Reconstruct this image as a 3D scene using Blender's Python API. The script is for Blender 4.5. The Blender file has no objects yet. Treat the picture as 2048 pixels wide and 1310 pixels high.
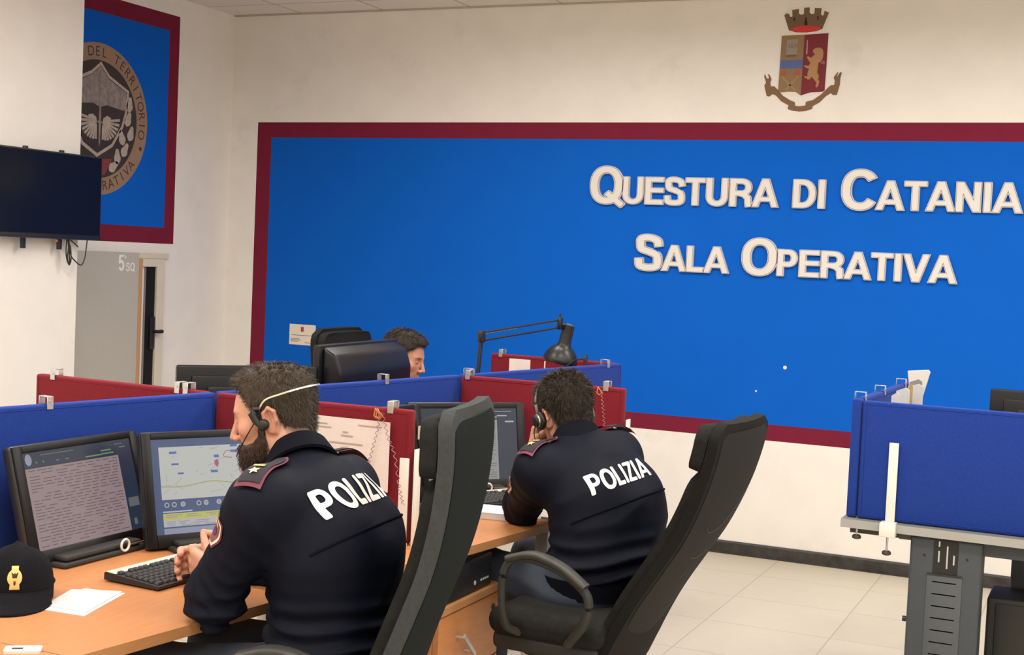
import bpy, bmesh, math, random
import numpy as np
from mathutils import Vector, Matrix
from mathutils.bvhtree import BVHTree

SC = bpy.context.scene
COL = SC.collection
PI = math.pi
random.seed(7)

# ---------------------------------------------------------------- camera
cam_d = bpy.data.cameras.new('camera')
cam = bpy.data.objects.new('camera', cam_d)
COL.objects.link(cam)
cam_d.sensor_width = 36.0
cam_d.lens = 2721.5 / 2048 * 36.0
cam_d.clip_start = 0.05
_yaw, _pit, _rol = math.radians(156.0973 - 180), math.radians(-2.898), math.radians(2.567)
_f = Vector((math.sin(_yaw) * math.cos(_pit), math.cos(_yaw) * math.cos(_pit), math.sin(_pit)))
_r = Vector((math.cos(_yaw), -math.sin(_yaw), 0))
_u = _r.cross(_f)
_cr, _sr = math.cos(_rol), math.sin(_rol)
_rr = _r * _cr + _u * _sr
_uu = -_r * _sr + _u * _cr
cam.matrix_world = Matrix(((_rr.x, _uu.x, -_f.x, 0), (_rr.y, _uu.y, -_f.y, 0), (_rr.z, _uu.z, -_f.z, 1.6), (0, 0, 0, 1)))
SC.camera = cam

# ---------------------------------------------------------------- world, exposure
w = bpy.data.worlds.new('world')
SC.world = w
w.use_nodes = True
w.node_tree.nodes['Background'].inputs[0].default_value = (1.0, 0.96, 0.90, 1)
w.node_tree.nodes['Background'].inputs[1].default_value = 0.05
SC.view_settings.view_transform = 'Standard'
SC.view_settings.look = 'None'
SC.view_settings.gamma = 1.0
SC.view_settings.use_curve_mapping = False
SC.view_settings.exposure = -0.80
SC.cycles.use_denoising = True
SC.cycles.max_bounces = 6
SC.cycles.caustics_reflective = False
SC.cycles.caustics_refractive = False

# ---------------------------------------------------------------- ceiling lamps (louvred fluorescent panels)
def lamp(x, y, sx, sy, power, spread=172, z=3.085, col=(1.0, 0.955, 0.895)):
    d = bpy.data.lights.new('ceiling_light', 'AREA')
    d.shape = 'RECTANGLE'; d.size = sx; d.size_y = sy
    d.energy = power; d.color = col; d.spread = math.radians(spread)
    o = bpy.data.objects.new('ceiling_light', d); COL.objects.link(o)
    o.location = (x, y, z)
    return o
for lx in (-3.6, -1.2, 1.2):
    for ly in (-0.9, 1.5, 3.7):
        lamp(lx, ly, 1.2, 0.6, 75 if lx < -3 else 61)
for lx in (-2.6, -0.4, 1.8):
    lamp(lx, 5.7, 1.2, 0.6, 62)

# ================================================================ helpers
def lin(c):
    return tuple(((v / 255) / 12.92 if v / 255 <= .04045 else ((v / 255 + .055) / 1.055) ** 2.4) for v in c)

_M = {}
def M(name, col, rough=.5, metal=0.0, noise=0.0, nscale=40.0, bump=0.0, bscale=120.0, emit=None, estr=1.0, spec=.5, sheen=0.0, attr=None, stretch=None, coat=0.0, smudge=0.0):
    """procedural principled material; col is linear rgb"""
    if name in _M: return _M[name]
    m = bpy.data.materials.new(name); m.use_nodes = True
    nt = m.node_tree; N = nt.nodes; L = nt.links
    p = N['Principled BSDF']
    p.inputs['Base Color'].default_value = (*col, 1)
    p.inputs['Roughness'].default_value = rough
    p.inputs['Metallic'].default_value = metal
    p.inputs['Specular IOR Level'].default_value = spec
    if sheen: 
        p.inputs['Sheen Weight'].default_value = sheen
        p.inputs['Sheen Roughness'].default_value = .45
    if coat:
        p.inputs['Coat Weight'].default_value = coat; p.inputs['Coat Roughness'].default_value = .12
    tc = N.new('ShaderNodeTexCoord'); co = tc.outputs['Object']
    if stretch:
        mp = N.new('ShaderNodeMapping'); mp.inputs['Scale'].default_value = stretch
        L.new(co, mp.inputs[0]); co = mp.outputs[0]
    src = None
    if attr:
        a = N.new('ShaderNodeAttribute'); a.attribute_name = attr; src = a.outputs['Color']
    if noise:
        n = N.new('ShaderNodeTexNoise'); n.inputs['Scale'].default_value = nscale; n.inputs['Detail'].default_value = 5
        L.new(co, n.inputs['Vector'])
        r = N.new('ShaderNodeMapRange'); r.inputs[1].default_value = .3; r.inputs[2].default_value = .7
        r.inputs[3].default_value = 1 - noise; r.inputs[4].default_value = 1 + noise
        L.new(n.outputs[0], r.inputs[0])
        mx = N.new('ShaderNodeMix'); mx.data_type = 'RGBA'; mx.blend_type = 'MULTIPLY'; mx.inputs[0].default_value = 1
        if src: L.new(src, mx.inputs[6])
        else: mx.inputs[6].default_value = (*col, 1)
        L.new(r.outputs[0], mx.inputs[7]); src = mx.outputs[2]
    if smudge:
        n3 = N.new('ShaderNodeTexNoise'); n3.inputs['Scale'].default_value = 2.6; n3.inputs['Detail'].default_value = 7; n3.inputs['Roughness'].default_value = .68
        L.new(co, n3.inputs['Vector'])
        r3 = N.new('ShaderNodeMapRange'); r3.inputs[1].default_value = .60; r3.inputs[2].default_value = .70; r3.inputs[3].default_value = 1; r3.inputs[4].default_value = 1 - smudge
        L.new(n3.outputs[0], r3.inputs[0])
        m3 = N.new('ShaderNodeMix'); m3.data_type = 'RGBA'; m3.blend_type = 'MULTIPLY'; m3.inputs[0].default_value = 1
        L.new(src, m3.inputs[6]); L.new(r3.outputs[0], m3.inputs[7]); src = m3.outputs[2]
    if src: L.new(src, p.inputs['Base Color'])
    if bump:
        n2 = N.new('ShaderNodeTexNoise'); n2.inputs['Scale'].default_value = bscale; n2.inputs['Detail'].default_value = 4
        L.new(co, n2.inputs['Vector'])
        b = N.new('ShaderNodeBump'); b.inputs['Strength'].default_value = bump; b.inputs['Distance'].default_value = .004
        L.new(n2.outputs[0], b.inputs['Height']); L.new(b.outputs[0], p.inputs['Normal'])
    if emit:
        p.inputs['Emission Color'].default_value = (*emit, 1); p.inputs['Emission Strength'].default_value = estr
    _M[name] = m
    return m

def S(*c): return lin(c)

def link(name, bm, mats, parent=None, smooth=None, loc=None):
    """bmesh -> one mesh object. smooth = auto-smooth angle in degrees (None = flat)"""
    me = bpy.data.meshes.new(name)
    if smooth is not None:
        for f in bm.faces: f.smooth = True
        ang = math.radians(smooth)
        bm.normal_update()
        for e in bm.edges:
            if len(e.link_faces) == 2 and e.calc_face_angle(0) > ang: e.smooth = False
    bm.to_mesh(me); bm.free()
    if not isinstance(mats, (list, tuple)): mats = [mats]
    for m in mats: me.materials.append(m)
    o = bpy.data.objects.new(name, me); COL.objects.link(o)
    if loc is not None: o.location = loc
    if parent is not None: o.parent = parent
    return o

def thing(name, label, cat, loc=(0, 0, 0), rz=0.0, group=None):
    o = bpy.data.objects.new(name, None); COL.objects.link(o)
    o.empty_display_size = .05
    o.location = loc; o.rotation_euler = (0, 0, rz)
    o['label'] = label; o['category'] = cat
    if group: o['group'] = group
    return o

def tag(o, label, cat, group=None):
    o['label'] = label; o['category'] = cat
    if group: o['group'] = group
    return o

def struct(o):
    o['kind'] = 'structure'; return o

def copy_tree(o, parent=None):
    c = o.copy(); COL.objects.link(c)
    if parent is not None: c.parent = parent
    for ch in list(o.children): copy_tree(ch, c)
    return c

def T(loc=(0, 0, 0), rx=0, ry=0, rz=0):
    return Matrix.Translation(loc) @ Matrix.Rotation(rz, 4, 'Z') @ Matrix.Rotation(ry, 4, 'Y') @ Matrix.Rotation(rx, 4, 'X')

def frame(o, x, y, z):
    """4x4 from origin and three axes"""
    return Matrix(((x[0], y[0], z[0], o[0]), (x[1], y[1], z[1], o[1]), (x[2], y[2], z[2], o[2]), (0, 0, 0, 1)))

def box(bm, c, s, bev=0.0, seg=2, mat=0, m=None):
    """box centre c, full size s, bevelled, optional extra matrix m"""
    t = bmesh.new()
    bmesh.ops.create_cube(t, size=1)
    for v in t.verts: v.co = Vector((v.co.x * s[0], v.co.y * s[1], v.co.z * s[2]))
    if bev > 0:
        bmesh.ops.bevel(t, geom=list(t.edges), offset=min(bev, min(s) * .49), segments=seg, affect='EDGES', profile=.5)
    mm = Matrix.Translation(c)
    if m is not None: mm = m @ mm
    merge(bm, t, mm, mat)
    return bm

def box2(bm, lo, hi, bev=0.0, seg=2, mat=0, m=None):
    return box(bm, [(a + b) / 2 for a, b in zip(lo, hi)], [abs(b - a) for a, b in zip(lo, hi)], bev, seg, mat, m)

def merge(bm, t, mm=None, mat=0):
    vm = {}
    for v in t.verts:
        vm[v] = bm.verts.new(mm @ v.co if mm is not None else v.co)
    for f in t.faces:
        try:
            nf = bm.faces.new([vm[v] for v in f.verts]); nf.material_index = mat if mat is not None else f.material_index
            nf.smooth = f.smooth
        except ValueError: pass
    t.free()

def lathe(bm, prof, seg=24, m=None, mat=0, cap=True):
    """profile list of (r,z) spun around z"""
    rings = []
    for r, z in prof:
        ring = []
        for k in range(seg):
            a = 2 * PI * k / seg
            co = Vector((r * math.cos(a), r * math.sin(a), z))
            ring.append(bm.verts.new(m @ co if m is not None else co))
        rings.append(ring)
    for a, b in zip(rings, rings[1:]):
        for k in range(seg):
            f = bm.faces.new((a[k], a[(k + 1) % seg], b[(k + 1) % seg], b[k])); f.material_index = mat
    if cap:
        f = bm.faces.new(list(reversed(rings[0]))); f.material_index = mat
        f = bm.faces.new(rings[-1]); f.material_index = mat
    return bm

def cyl(bm, a, b, r, seg=12, r2=None, mat=0, m=None):
    a = Vector(a); b = Vector(b); d = b - a
    q = d.to_track_quat('Z', 'Y').to_matrix().to_4x4()
    mm = Matrix.Translation(a) @ q
    if m is not None: mm = m @ mm
    return lathe(bm, [(r, 0), (r if r2 is None else r2, d.length)], seg, mm, mat)

def catmull(pts, n=8, closed=False):
    P = [Vector(p) for p in pts]
    out = []
    N = len(P)
    rng = range(N if closed else N - 1)
    for i in rng:
        p1, p2 = P[i], P[(i + 1) % N]
        p0 = P[i - 1] if (i > 0 or closed) else p1 * 2 - p2
        p3 = P[(i + 2) % N] if (i + 2 < N or closed) else p2 * 2 - p1
        for k in range(n):
            t = k / n
            out.append(.5 * ((2 * p1) + (-p0 + p2) * t + (2 * p0 - 5 * p1 + 4 * p2 - p3) * t * t + (-p0 + 3 * p1 - 3 * p2 + p3) * t ** 3))
    if not closed: out.append(P[-1])
    return out

def sweep(bm, path, sec, up=(0, 0, 1), closed=False, mat=0, scale=None, m=None):
    """sweep 2D section (list of (a,b)) along path; a along side, b along up"""
    P = [Vector(p) for p in path]; n = len(P); up = Vector(up)
    rings = []
    prev_side = None
    for i, p in enumerate(P):
        if closed: t = P[(i + 1) % n] - P[i - 1]
        else: t = P[min(i + 1, n - 1)] - P[max(i - 1, 0)]
        if t.length < 1e-9: t = Vector((0, 0, 1))
        t.normalize()
        side = t.cross(up)
        if side.length < .15:
            side = prev_side - t * prev_side.dot(t) if prev_side is not None else t.cross(Vector((0, 1, .01)))
        side.normalize(); prev_side = side
        u = side.cross(t)
        s = scale(i / (n - 1)) if scale else 1.0
        ring = []
        for a, b in sec:
            co = p + side * a * s + u * b * s
            ring.append(bm.verts.new(m @ co if m is not None else co))
        rings.append(ring)
    k = len(sec)
    prs = list(zip(rings, rings[1:])) + ([(rings[-1], rings[0])] if closed else [])
    for a, b in prs:
        for j in range(k):
            f = bm.faces.new((a[j], b[j], b[(j + 1) % k], a[(j + 1) % k])); f.material_index = mat
    if not closed:
        try:
            f = bm.faces.new(rings[0]); f.material_index = mat
            f = bm.faces.new(list(reversed(rings[-1]))); f.material_index = mat
        except ValueError: pass
    return bm

def circ(r, n=8, rb=None):
    rb = r if rb is None else rb
    return [(r * math.cos(2 * PI * k / n), rb * math.sin(2 * PI * k / n)) for k in range(n)]

def tube(bm, path, r, n=8, up=(0, 0, 1), closed=False, mat=0, m=None, scale=None):
    return sweep(bm, path, circ(r, n), up, closed, mat, scale, m)

def prism(bm, poly, t0, t1, m=None, mat=0):
    """extrude 2D polygon (x,y) between z=t0 and z=t1"""
    a = [Vector((p[0], p[1], t0)) for p in poly]; b = [Vector((p[0], p[1], t1)) for p in poly]
    if m is not None: a = [m @ v for v in a]; b = [m @ v for v in b]
    va = [bm.verts.new(v) for v in a]; vb = [bm.verts.new(v) for v in b]
    n = len(poly)
    f1 = bm.faces.new(list(reversed(va))); f2 = bm.faces.new(vb)
    fs = [f1, f2]
    for k in range(n):
        fs.append(bm.faces.new((va[k], va[(k + 1) % n], vb[(k + 1) % n], vb[k])))
    for f in fs: f.material_index = mat
    return bm

def rrect(w, h, r, n=5, cx=0, cy=0):
    out = []
    for qx, qy, a0 in ((1, 1, 0), (-1, 1, 90), (-1, -1, 180), (1, -1, 270)):
        for k in range(n + 1):
            a = math.radians(a0 + 90 * k / n)
            out.append((cx + qx * (w / 2 - r) + r * math.cos(a), cy + qy * (h / 2 - r) + r * math.sin(a)))
    return out

def NB(): return bmesh.new()

# ---------------------------------------------------------------- 2D letter shapes as distance fields
def _bar(X, Y, a, b, w):
    ax, ay = a; bx, by = b
    dx, dy = bx - ax, by - ay; L = math.hypot(dx, dy); dx /= L; dy /= L
    u = (X - ax) * dx + (Y - ay) * dy; v = -(X - ax) * dy + (Y - ay) * dx
    qx = np.abs(u - L / 2) - L / 2; qy = np.abs(v) - w / 2
    return np.minimum(np.maximum(qx, qy), 0) + np.hypot(np.maximum(qx, 0), np.maximum(qy, 0))
def _bandY(d, Y, lo=0., hi=1.): return np.maximum(d, np.maximum(lo - Y, Y - hi))
def _stroke(X, Y, pts, w):
    P = [np.array(p) for p in pts]
    d = np.full(X.shape, 9.0)
    for a, b in zip(P, P[1:]):
        e = b - a; q = max(e @ e, 1e-12)
        h = np.clip(((X - a[0]) * e[0] + (Y - a[1]) * e[1]) / q, 0, 1)
        d = np.minimum(d, np.hypot(X - a[0] - h * e[0], Y - a[1] - h * e[1]))
    d = d - w / 2
    for end, nb in ((P[0], P[1]), (P[-1], P[-2])):
        t = end - nb; t = t / np.linalg.norm(t)
        beyond = (X - end[0]) * t[0] + (Y - end[1]) * t[1]
        near = np.hypot(X - end[0], Y - end[1]) < w * .9
        d = np.where(near & (beyond > 0), np.maximum(d, beyond), d)
    return d
def _ell(cx, cy, rx, ry, a0, a1, n=26, pw=2.3):
    out = []
    for k in range(n + 1):
        a = math.radians(a0 + (a1 - a0) * k / n); c, s = math.cos(a), math.sin(a)
        out.append((cx + rx * math.copysign(abs(c) ** (2 / pw), c), cy + ry * math.copysign(abs(s) ** (2 / pw), s)))
    return out
LW = {'I': .30, 'L': .60, 'E': .66, 'T': .64, 'N': .74, 'A': .78, 'V': .74, 'Z': .64, 'P': .68, 'R': .74, 'D': .74, 'U': .74, 'C': .76, 'O': .80, 'Q': .80, 'S': .68, '5': .60, ' ': .30}
def letter_sdf(ch, X, Y, w=.2):
    W = LW[ch]; m = .05; h = w / 2; x0, x1 = m + h, W - m - h
    mn = lambda *a: np.minimum.reduce(a)
    if ch == 'I': return _bar(X, Y, (W / 2, 0), (W / 2, 1), w)
    if ch == 'L': return mn(_bar(X, Y, (x0, 0), (x0, 1), w), _bar(X, Y, (m, h), (W - .03, h), w))
    if ch == 'E': return mn(_bar(X, Y, (x0, 0), (x0, 1), w), *[_bar(X, Y, (m, yy), (W - .04, yy), w * .9) for yy in (h * .9, .52, 1 - h * .9)])
    if ch == 'T': return mn(_bar(X, Y, (W / 2, 0), (W / 2, 1), w), _bar(X, Y, (.02, 1 - h * .9), (W - .02, 1 - h * .9), w * .9))
    if ch == 'N': return mn(_bar(X, Y, (x0, 0), (x0, 1), w), _bar(X, Y, (x1, 0), (x1, 1), w), _bandY(_bar(X, Y, (x0 - .04, 1.1), (x1 + .04, -.1), w * .95), Y))
    if ch == 'A': return mn(_bandY(_bar(X, Y, (.06, -.1), (W / 2 + .005, 1.05), w * .95), Y), _bandY(_bar(X, Y, (W - .06, -.1), (W / 2 - .005, 1.05), w * .95), Y), _bar(X, Y, (.2, .27), (W - .2, .27), w * .8))
    if ch == 'V': return mn(_bandY(_bar(X, Y, (.07, 1.1), (W / 2 + .005, -.05), w * .95), Y), _bandY(_bar(X, Y, (W - .07, 1.1), (W / 2 - .005, -.05), w * .95), Y))
    if ch == 'Z': return mn(_bar(X, Y, (.04, 1 - h * .9), (W - .04, 1 - h * .9), w * .9), _bar(X, Y, (.03, h * .9), (W - .03, h * .9), w * .9), _bandY(_bar(X, Y, (.05, -.02), (W - .05, 1.02), w), Y, .06, .94))
    if ch in 'PR':
        lo = .44 if ch == 'P' else .47
        ry = (1 - lo) / 2 - 0.0; cy = (1 + lo - .0) / 2 - h * .0
        ry2 = (1 - h - lo - 0.0) / 2 * 1.0
        cyb = (1 - h + lo) / 2
        bowl = [(x0, 1 - h)] + _ell(W * .52, cyb, W - m - h - W * .52, ry2, 90, -90, 14, 2.2) + [(x0, lo)]
        d = mn(_bar(X, Y, (x0, 0), (x0, 1), w), _stroke(X, Y, bowl, w * .95))
        if ch == 'R':
            d = mn(d, _stroke(X, Y, [(W * .5, .46), (W * .66, .42), (W - m - h - .01, .30), (W - m - h + .005, .1), (W - m - h + .02, 0)], w))
        return d
    if ch == 'D':
        return mn(_bar(X, Y, (x0, 0), (x0, 1), w), _stroke(X, Y, [(x0, 1 - h)] + _ell(W * .42, .5, W - m - h - W * .42, .5 - h, 90, -90, 22, 2.2) + [(x0, h)], w))
    if ch == 'U':
        return _stroke(X, Y, [(x0, 1)] + _ell(W / 2, .36, W / 2 - m - h, .37 - h, 180, 360, 22, 2.2) + [(x1, 1)], w)
    if ch == 'C': return _stroke(X, Y, _ell(W * .52, .5, W * .52 - .02 - h, .52 - h, 38, 322, 34), w)
    if ch in 'OQ':
        d = _stroke(X, Y, _ell(W / 2, .5, W / 2 - .02 - h, .52 - h, 0, 360, 44), w)
        if ch == 'O': d = np.where(np.hypot((X - W + .02 + h), (Y - .5)) < w, np.minimum(d, np.abs(np.hypot(X - W / 2, 0) - (W / 2 - .02 - h)) - h), d)
        if ch == 'Q': d = mn(np.where(np.hypot((X - W + .02 + h), (Y - .5)) < w, np.minimum(d, np.abs(np.hypot(X - W / 2, 0) - (W / 2 - .02 - h)) - h), d), _bar(X, Y, (W * .52, .28), (W - .0, -.06), w * .8))
        return d
    if ch == 'S':
        c = [(W - m - h + .02, .70), (W * .80 - .02, .86), (W * .5, 1.02 - h), (W * .22, .90), (m + h, .74), (W * .25, .60), (W * .5, .53), (W * .76, .44), (W - m - h + .01, .28), (W * .78, .11), (W * .5, -.02 + h), (W * .2, .11), (m + h - .03, .31)]
        return _stroke(X, Y, [(p.x, p.y) for p in catmull([(a, b, 0) for a, b in c], 5)], w)
    if ch == '5':
        c = [(W * .25, .52), (W * .5, .60), (W - m - h, .46), (W - m - h + .01, .22), (W * .5, h - .02), (m + .06, .2)]
        return mn(_bar(X, Y, (W * .2, 1 - h * .9), (W - .06, 1 - h * .9), w * .9), _bar(X, Y, (W * .25 - .02, .45), (W * .28, 1), w), _stroke(X, Y, [(p.x, p.y) for p in catmull([(a, b, 0) for a, b in c], 5)], w))
    return np.full(X.shape, 9.0)

def ms_fill(fn, x0, x1, y0, y1, h):
    """polygonise fn(X,Y)<0 cell by cell -> verts2d, faces"""
    xs = np.arange(x0, x1 + h, h); ys = np.arange(y0, y1 + h, h)
    X, Y = np.meshgrid(xs, ys, indexing='ij'); D = fn(X, Y)
    V = {}; verts = []; faces = []
    def cv(i, j):
        k = (i, j)
        if k not in V: V[k] = len(verts); verts.append((xs[i], ys[j]))
        return V[k]
    def ev(i, j, i2, j2):
        k = (i, j, i2, j2) if (i, j) < (i2, j2) else (i2, j2, i, j)
        if k not in V:
            a, b = D[k[0], k[1]], D[k[2], k[3]]; t = a / (a - b)
            V[k] = len(verts); verts.append((xs[k[0]] + t * (xs[k[2]] - xs[k[0]]), ys[k[1]] + t * (ys[k[3]] - ys[k[1]])))
        return V[k]
    I = D < 0
    any_ = I[:-1, :-1] | I[1:, :-1] | I[:-1, 1:] | I[1:, 1:]
    for i, j in zip(*np.nonzero(any_)):
        cs = ((i, j), (i + 1, j), (i + 1, j + 1), (i, j + 1)); poly = []
        for k in range(4):
            a, b = cs[k], cs[(k + 1) % 4]
            if I[a]: poly.append(cv(*a))
            if I[a] != I[b]: poly.append(ev(a[0], a[1], b[0], b[1]))
        if len(poly) >= 3: faces.append(poly)
    return verts, faces

def extrude2d(bm, verts, faces, m, t0, t1, mat=0, scale=1.0, limit=True):
    """flat tessellation -> solid between t0 and t1 along local z of m"""
    t = bmesh.new()
    vs = [t.verts.new((x * scale, y * scale, t0)) for x, y in verts]
    for f in faces:
        try: t.faces.new([vs[k] for k in f])
        except ValueError: pass
    if limit:
        bmesh.ops.dissolve_limit(t, angle_limit=.06, verts=list(t.verts), edges=list(t.edges))
    r = bmesh.ops.extrude_face_region(t, geom=list(t.faces))
    for g in r['geom']:
        if isinstance(g, bmesh.types.BMVert): g.co.z = t1
    bmesh.ops.recalc_face_normals(t, faces=list(t.faces))
    merge(bm, t, m, mat)

def text_mesh(body, size, offset=0.0, space=1.0, align='LEFT'):
    """text from Blender's own font -> evaluated mesh bmesh (flat, xy)"""
    c = bpy.data.curves.new('lettering', 'FONT'); c.body = body; c.size = size; c.offset = offset; c.space_character = space
    c.align_x = align; c.resolution_u = 3
    o = bpy.data.objects.new('lettering', c); COL.objects.link(o)
    bpy.context.view_layer.update()
    dg = bpy.context.evaluated_depsgraph_get()
    me = bpy.data.meshes.new_from_object(o.evaluated_get(dg))
    bm = bmesh.new(); bm.from_mesh(me)
    bpy.data.objects.remove(o); bpy.data.curves.remove(c); bpy.data.meshes.remove(me)
    return bm

# ================================================================ materials
WALL = M('plaster', (.85, .815, .765), .9, noise=.025, nscale=6, bump=.12, bscale=180, smudge=.07)
WALL_LOW = WALL
BLUE = M('blue_paint', (.003, .112, .56), .85, noise=.02, nscale=5, spec=.12)
MAROON = M('maroon_paint', (.185, .016, .040), .85, noise=.04, nscale=9, spec=.12)
CEIL = M('ceiling_tile', (.78, .73, .66), .95, noise=.02, nscale=12)
RED_F = M('red_fabric', (.19, .013, .022), .95, noise=.12, nscale=220, bump=.25, bscale=900, sheen=.05, spec=.2)
BLUE_F = M('blue_fabric', (.014, .044, .270), .95, noise=.12, nscale=220, bump=.25, bscale=900, sheen=.05, spec=.2)
WOOD = M('beech_laminate', (.50, .205, .070), .42, noise=.07, nscale=9, stretch=(9, 1.2, 9))
WOOD_E = M('beech_edge', (.42, .20, .078), .5, noise=.06, nscale=14, stretch=(6, 1, 6))
GREYM = M('grey_metal', (.056, .066, .079), .5, noise=.04, nscale=30, spec=.4)
GREYD = M('dark_metal', (.045, .048, .052), .5)
GREYL = M('pale_grey_laminate', (.235, .235, .215), .5, noise=.03)
WHITEM = M('white_metal', (.80, .77, .71), .4)
CHROME = M('chrome', (.75, .74, .72), .25, metal=.9)
STEEL = M('brushed_steel', (.6, .6, .6), .35, metal=.8)
BLACK = M('black_plastic', (.016, .016, .017), .38, spec=.5)
BLACKM = M('matte_black_plastic', (.022, .021, .020), .6, noise=.1, nscale=60)
GLOSS = M('gloss_black', (.008, .008, .009), .38, spec=.3)
PAPER = M('paper', (.64, .635, .64), .8, noise=.01)
INK = M('print_ink', (.25, .23, .25), .8)
WHITE = M('white_foam', (.70, .67, .63), .7)
GOLD = M('gold_thread', (.75, .52, .17), .45, metal=.3)

# ================================================================ the room
XL, XP, XR, YB, YF, ZC, YE = -5.38, -5.05, 2.6, 7.45, -2.6, 3.105, 5.665

def wall_grid(name, axis, pos, us, vs, matfn, mats, thick, sign):
    """wall in plane axis=pos with cells from breakpoints us x vs, room side facing `sign`; solid slab"""
    bm = NB()
    def P(u, v, d): return (u, pos + d, v) if axis == 'y' else (pos + d, u, v)
    V = {}
    for i, u in enumerate(us):
        for j, v in enumerate(vs):
            V[i, j] = bm.verts.new(P(u, v, 0))
    for i in range(len(us) - 1):
        for j in range(len(vs) - 1):
            f = bm.faces.new((V[i, j], V[i + 1, j], V[i + 1, j + 1], V[i, j + 1]))
            f.material_index = matfn((us[i] + us[i + 1]) / 2, (vs[j] + vs[j + 1]) / 2)
    # back of the slab and rim
    c = [bm.verts.new(P(u, v, -sign * thick)) for u, v in ((us[0], vs[0]), (us[-1], vs[0]), (us[-1], vs[-1]), (us[0], vs[-1]))]
    bm.faces.new(c)
    nu, nv = len(us) - 1, len(vs) - 1
    bm.faces.new([V[i, 0] for i in range(nu + 1)] + [c[1], c[0]])
    bm.faces.new([V[nu - i, nv] for i in range(nu + 1)] + [c[3], c[2]])
    bm.faces.new([V[0, nv - j] for j in range(nv + 1)] + [c[0], c[3]])
    bm.faces.new([V[nu, j] for j in range(nv + 1)] + [c[2], c[1]])
    bmesh.ops.recalc_face_normals(bm, faces=list(bm.faces))
    return struct(link(name, bm, mats))

def mural(u0, u1, v0, v1, bu, bv):
    def fn(u, v):
        if u0 < u < u1 and v0 < v < v1:
            return 1 if (u0 + bu < u < u1 - bu and v0 + bv < v < v1 - bv) else 2
        return 0
    return fn
# painted panel on the back wall
BU0, BU1, BV0, BV1, BB = -5.172, 0.62, .656, 2.411, .098
wall_grid('wall_back', 'y', YB, [XL - .3, BU0, BU0 + .108, BU1 - .108, BU1, XR + .2], [0, BV0, BV0 + BB - .008, BV1 - BB, BV1, ZC],
          mural(BU0, BU1, BV0, BV1, .108, BB - .009), [WALL, BLUE, MAROON], .2, -1)
wall_grid('wall_left_recess', 'x', XL, [YE - .25, 5.45, 5.545, 6.79, 6.885, YB], [0, 1.595, 1.693, 2.896, 2.994, ZC],
          mural(5.45, 6.885, 1.595, 2.994, .094, .097), [WALL, BLUE, MAROON], .25, 1)
def slab(name, lo, hi, mat):
    bm = NB(); box2(bm, lo, hi); return struct(link(name, bm, mat))
slab('wall_left', (XL - .25, YF, 0), (XP, YE, ZC), WALL)
slab('wall_right', (XR, YF, 0), (XR + .2, YB, ZC), WALL)
slab('wall_front', (XL - .25, YF - .2, 0), (XR + .2, YF, ZC), WALL)

# tiled floor: porcelain tiles with thin grout lines
def tile_mat(name, c1, c2, sx, sy, ox, oy, grout, gw, rough, amt):
    m = bpy.data.materials.new(name); m.use_nodes = True
    nt = m.node_tree; N = nt.nodes; L = nt.links; p = N['Principled BSDF']
    g = N.new('ShaderNodeNewGeometry'); s = N.new('ShaderNodeSeparateXYZ'); L.new(g.outputs['Position'], s.inputs[0])
    def math_(op, a, b=None):
        n = N.new('ShaderNodeMath'); n.operation = op
        for k, v in enumerate((a, b)):
            if v is None: continue
            if isinstance(v, (int, float)): n.inputs[k].default_value = v
            else: L.new(v, n.inputs[k])
        return n.outputs[0]
    def line(o, size, off):
        u = math_('DIVIDE', math_('ADD', o, off), size)
        f = math_('FRACT', u); d = math_('ABSOLUTE', math_('SUBTRACT', f, .5))
        return math_('GREATER_THAN', d, .5 - gw / size / 2), math_('FLOOR', u)
    lx, ix = line(s.outputs[0], sx, ox); ly, iy = line(s.outputs[1], sy, oy)
    ln = math_('MAXIMUM', lx, ly)
    cmb = N.new('ShaderNodeCombineXYZ'); L.new(ix, cmb.inputs[0]); L.new(iy, cmb.inputs[1])
    wn = N.new('ShaderNodeTexWhiteNoise'); L.new(cmb.outputs[0], wn.inputs[0])
    nz = N.new('ShaderNodeTexNoise'); nz.inputs['Scale'].default_value = 14; nz.inputs['Detail'].default_value = 6; L.new(g.outputs['Position'], nz.inputs['Vector'])
    f = math_('ADD', math_('MULTIPLY', wn.outputs[0], amt), math_('MULTIPLY', nz.outputs[0], .6))
    mx = N.new('ShaderNodeMix'); mx.data_type = 'RGBA'; L.new(f, mx.inputs[0]); mx.inputs[6].default_value = (*c1, 1); mx.inputs[7].default_value = (*c2, 1)
    m2 = N.new('ShaderNodeMix'); m2.data_type = 'RGBA'; L.new(ln, m2.inputs[0]); L.new(mx.outputs[2], m2.inputs[6]); m2.inputs[7].default_value = (*grout, 1)
    L.new(m2.outputs[2], p.inputs['Base Color']); p.inputs['Roughness'].default_value = rough
    return m
FLOOR = tile_mat('porcelain_floor', (.58, .51, .40), (.66, .60, .48), .56, .51, 1.62, -.37, (.40, .35, .27), .005, .32, .35)
CEILT = tile_mat('ceiling_panels', (.76, .71, .64), (.80, .75, .68), .6, .6, 4.874, 0.05, (.42, .38, .33), .012, .95, .3)
slab('floor', (XL - .3, YF - .2, -.1), (XR + .2, YB + .2, 0), FLOOR)
slab('ceiling', (XL - .3, YF - .2, ZC), (XR + .2, YB + .2, ZC + .1), CEILT)
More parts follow.
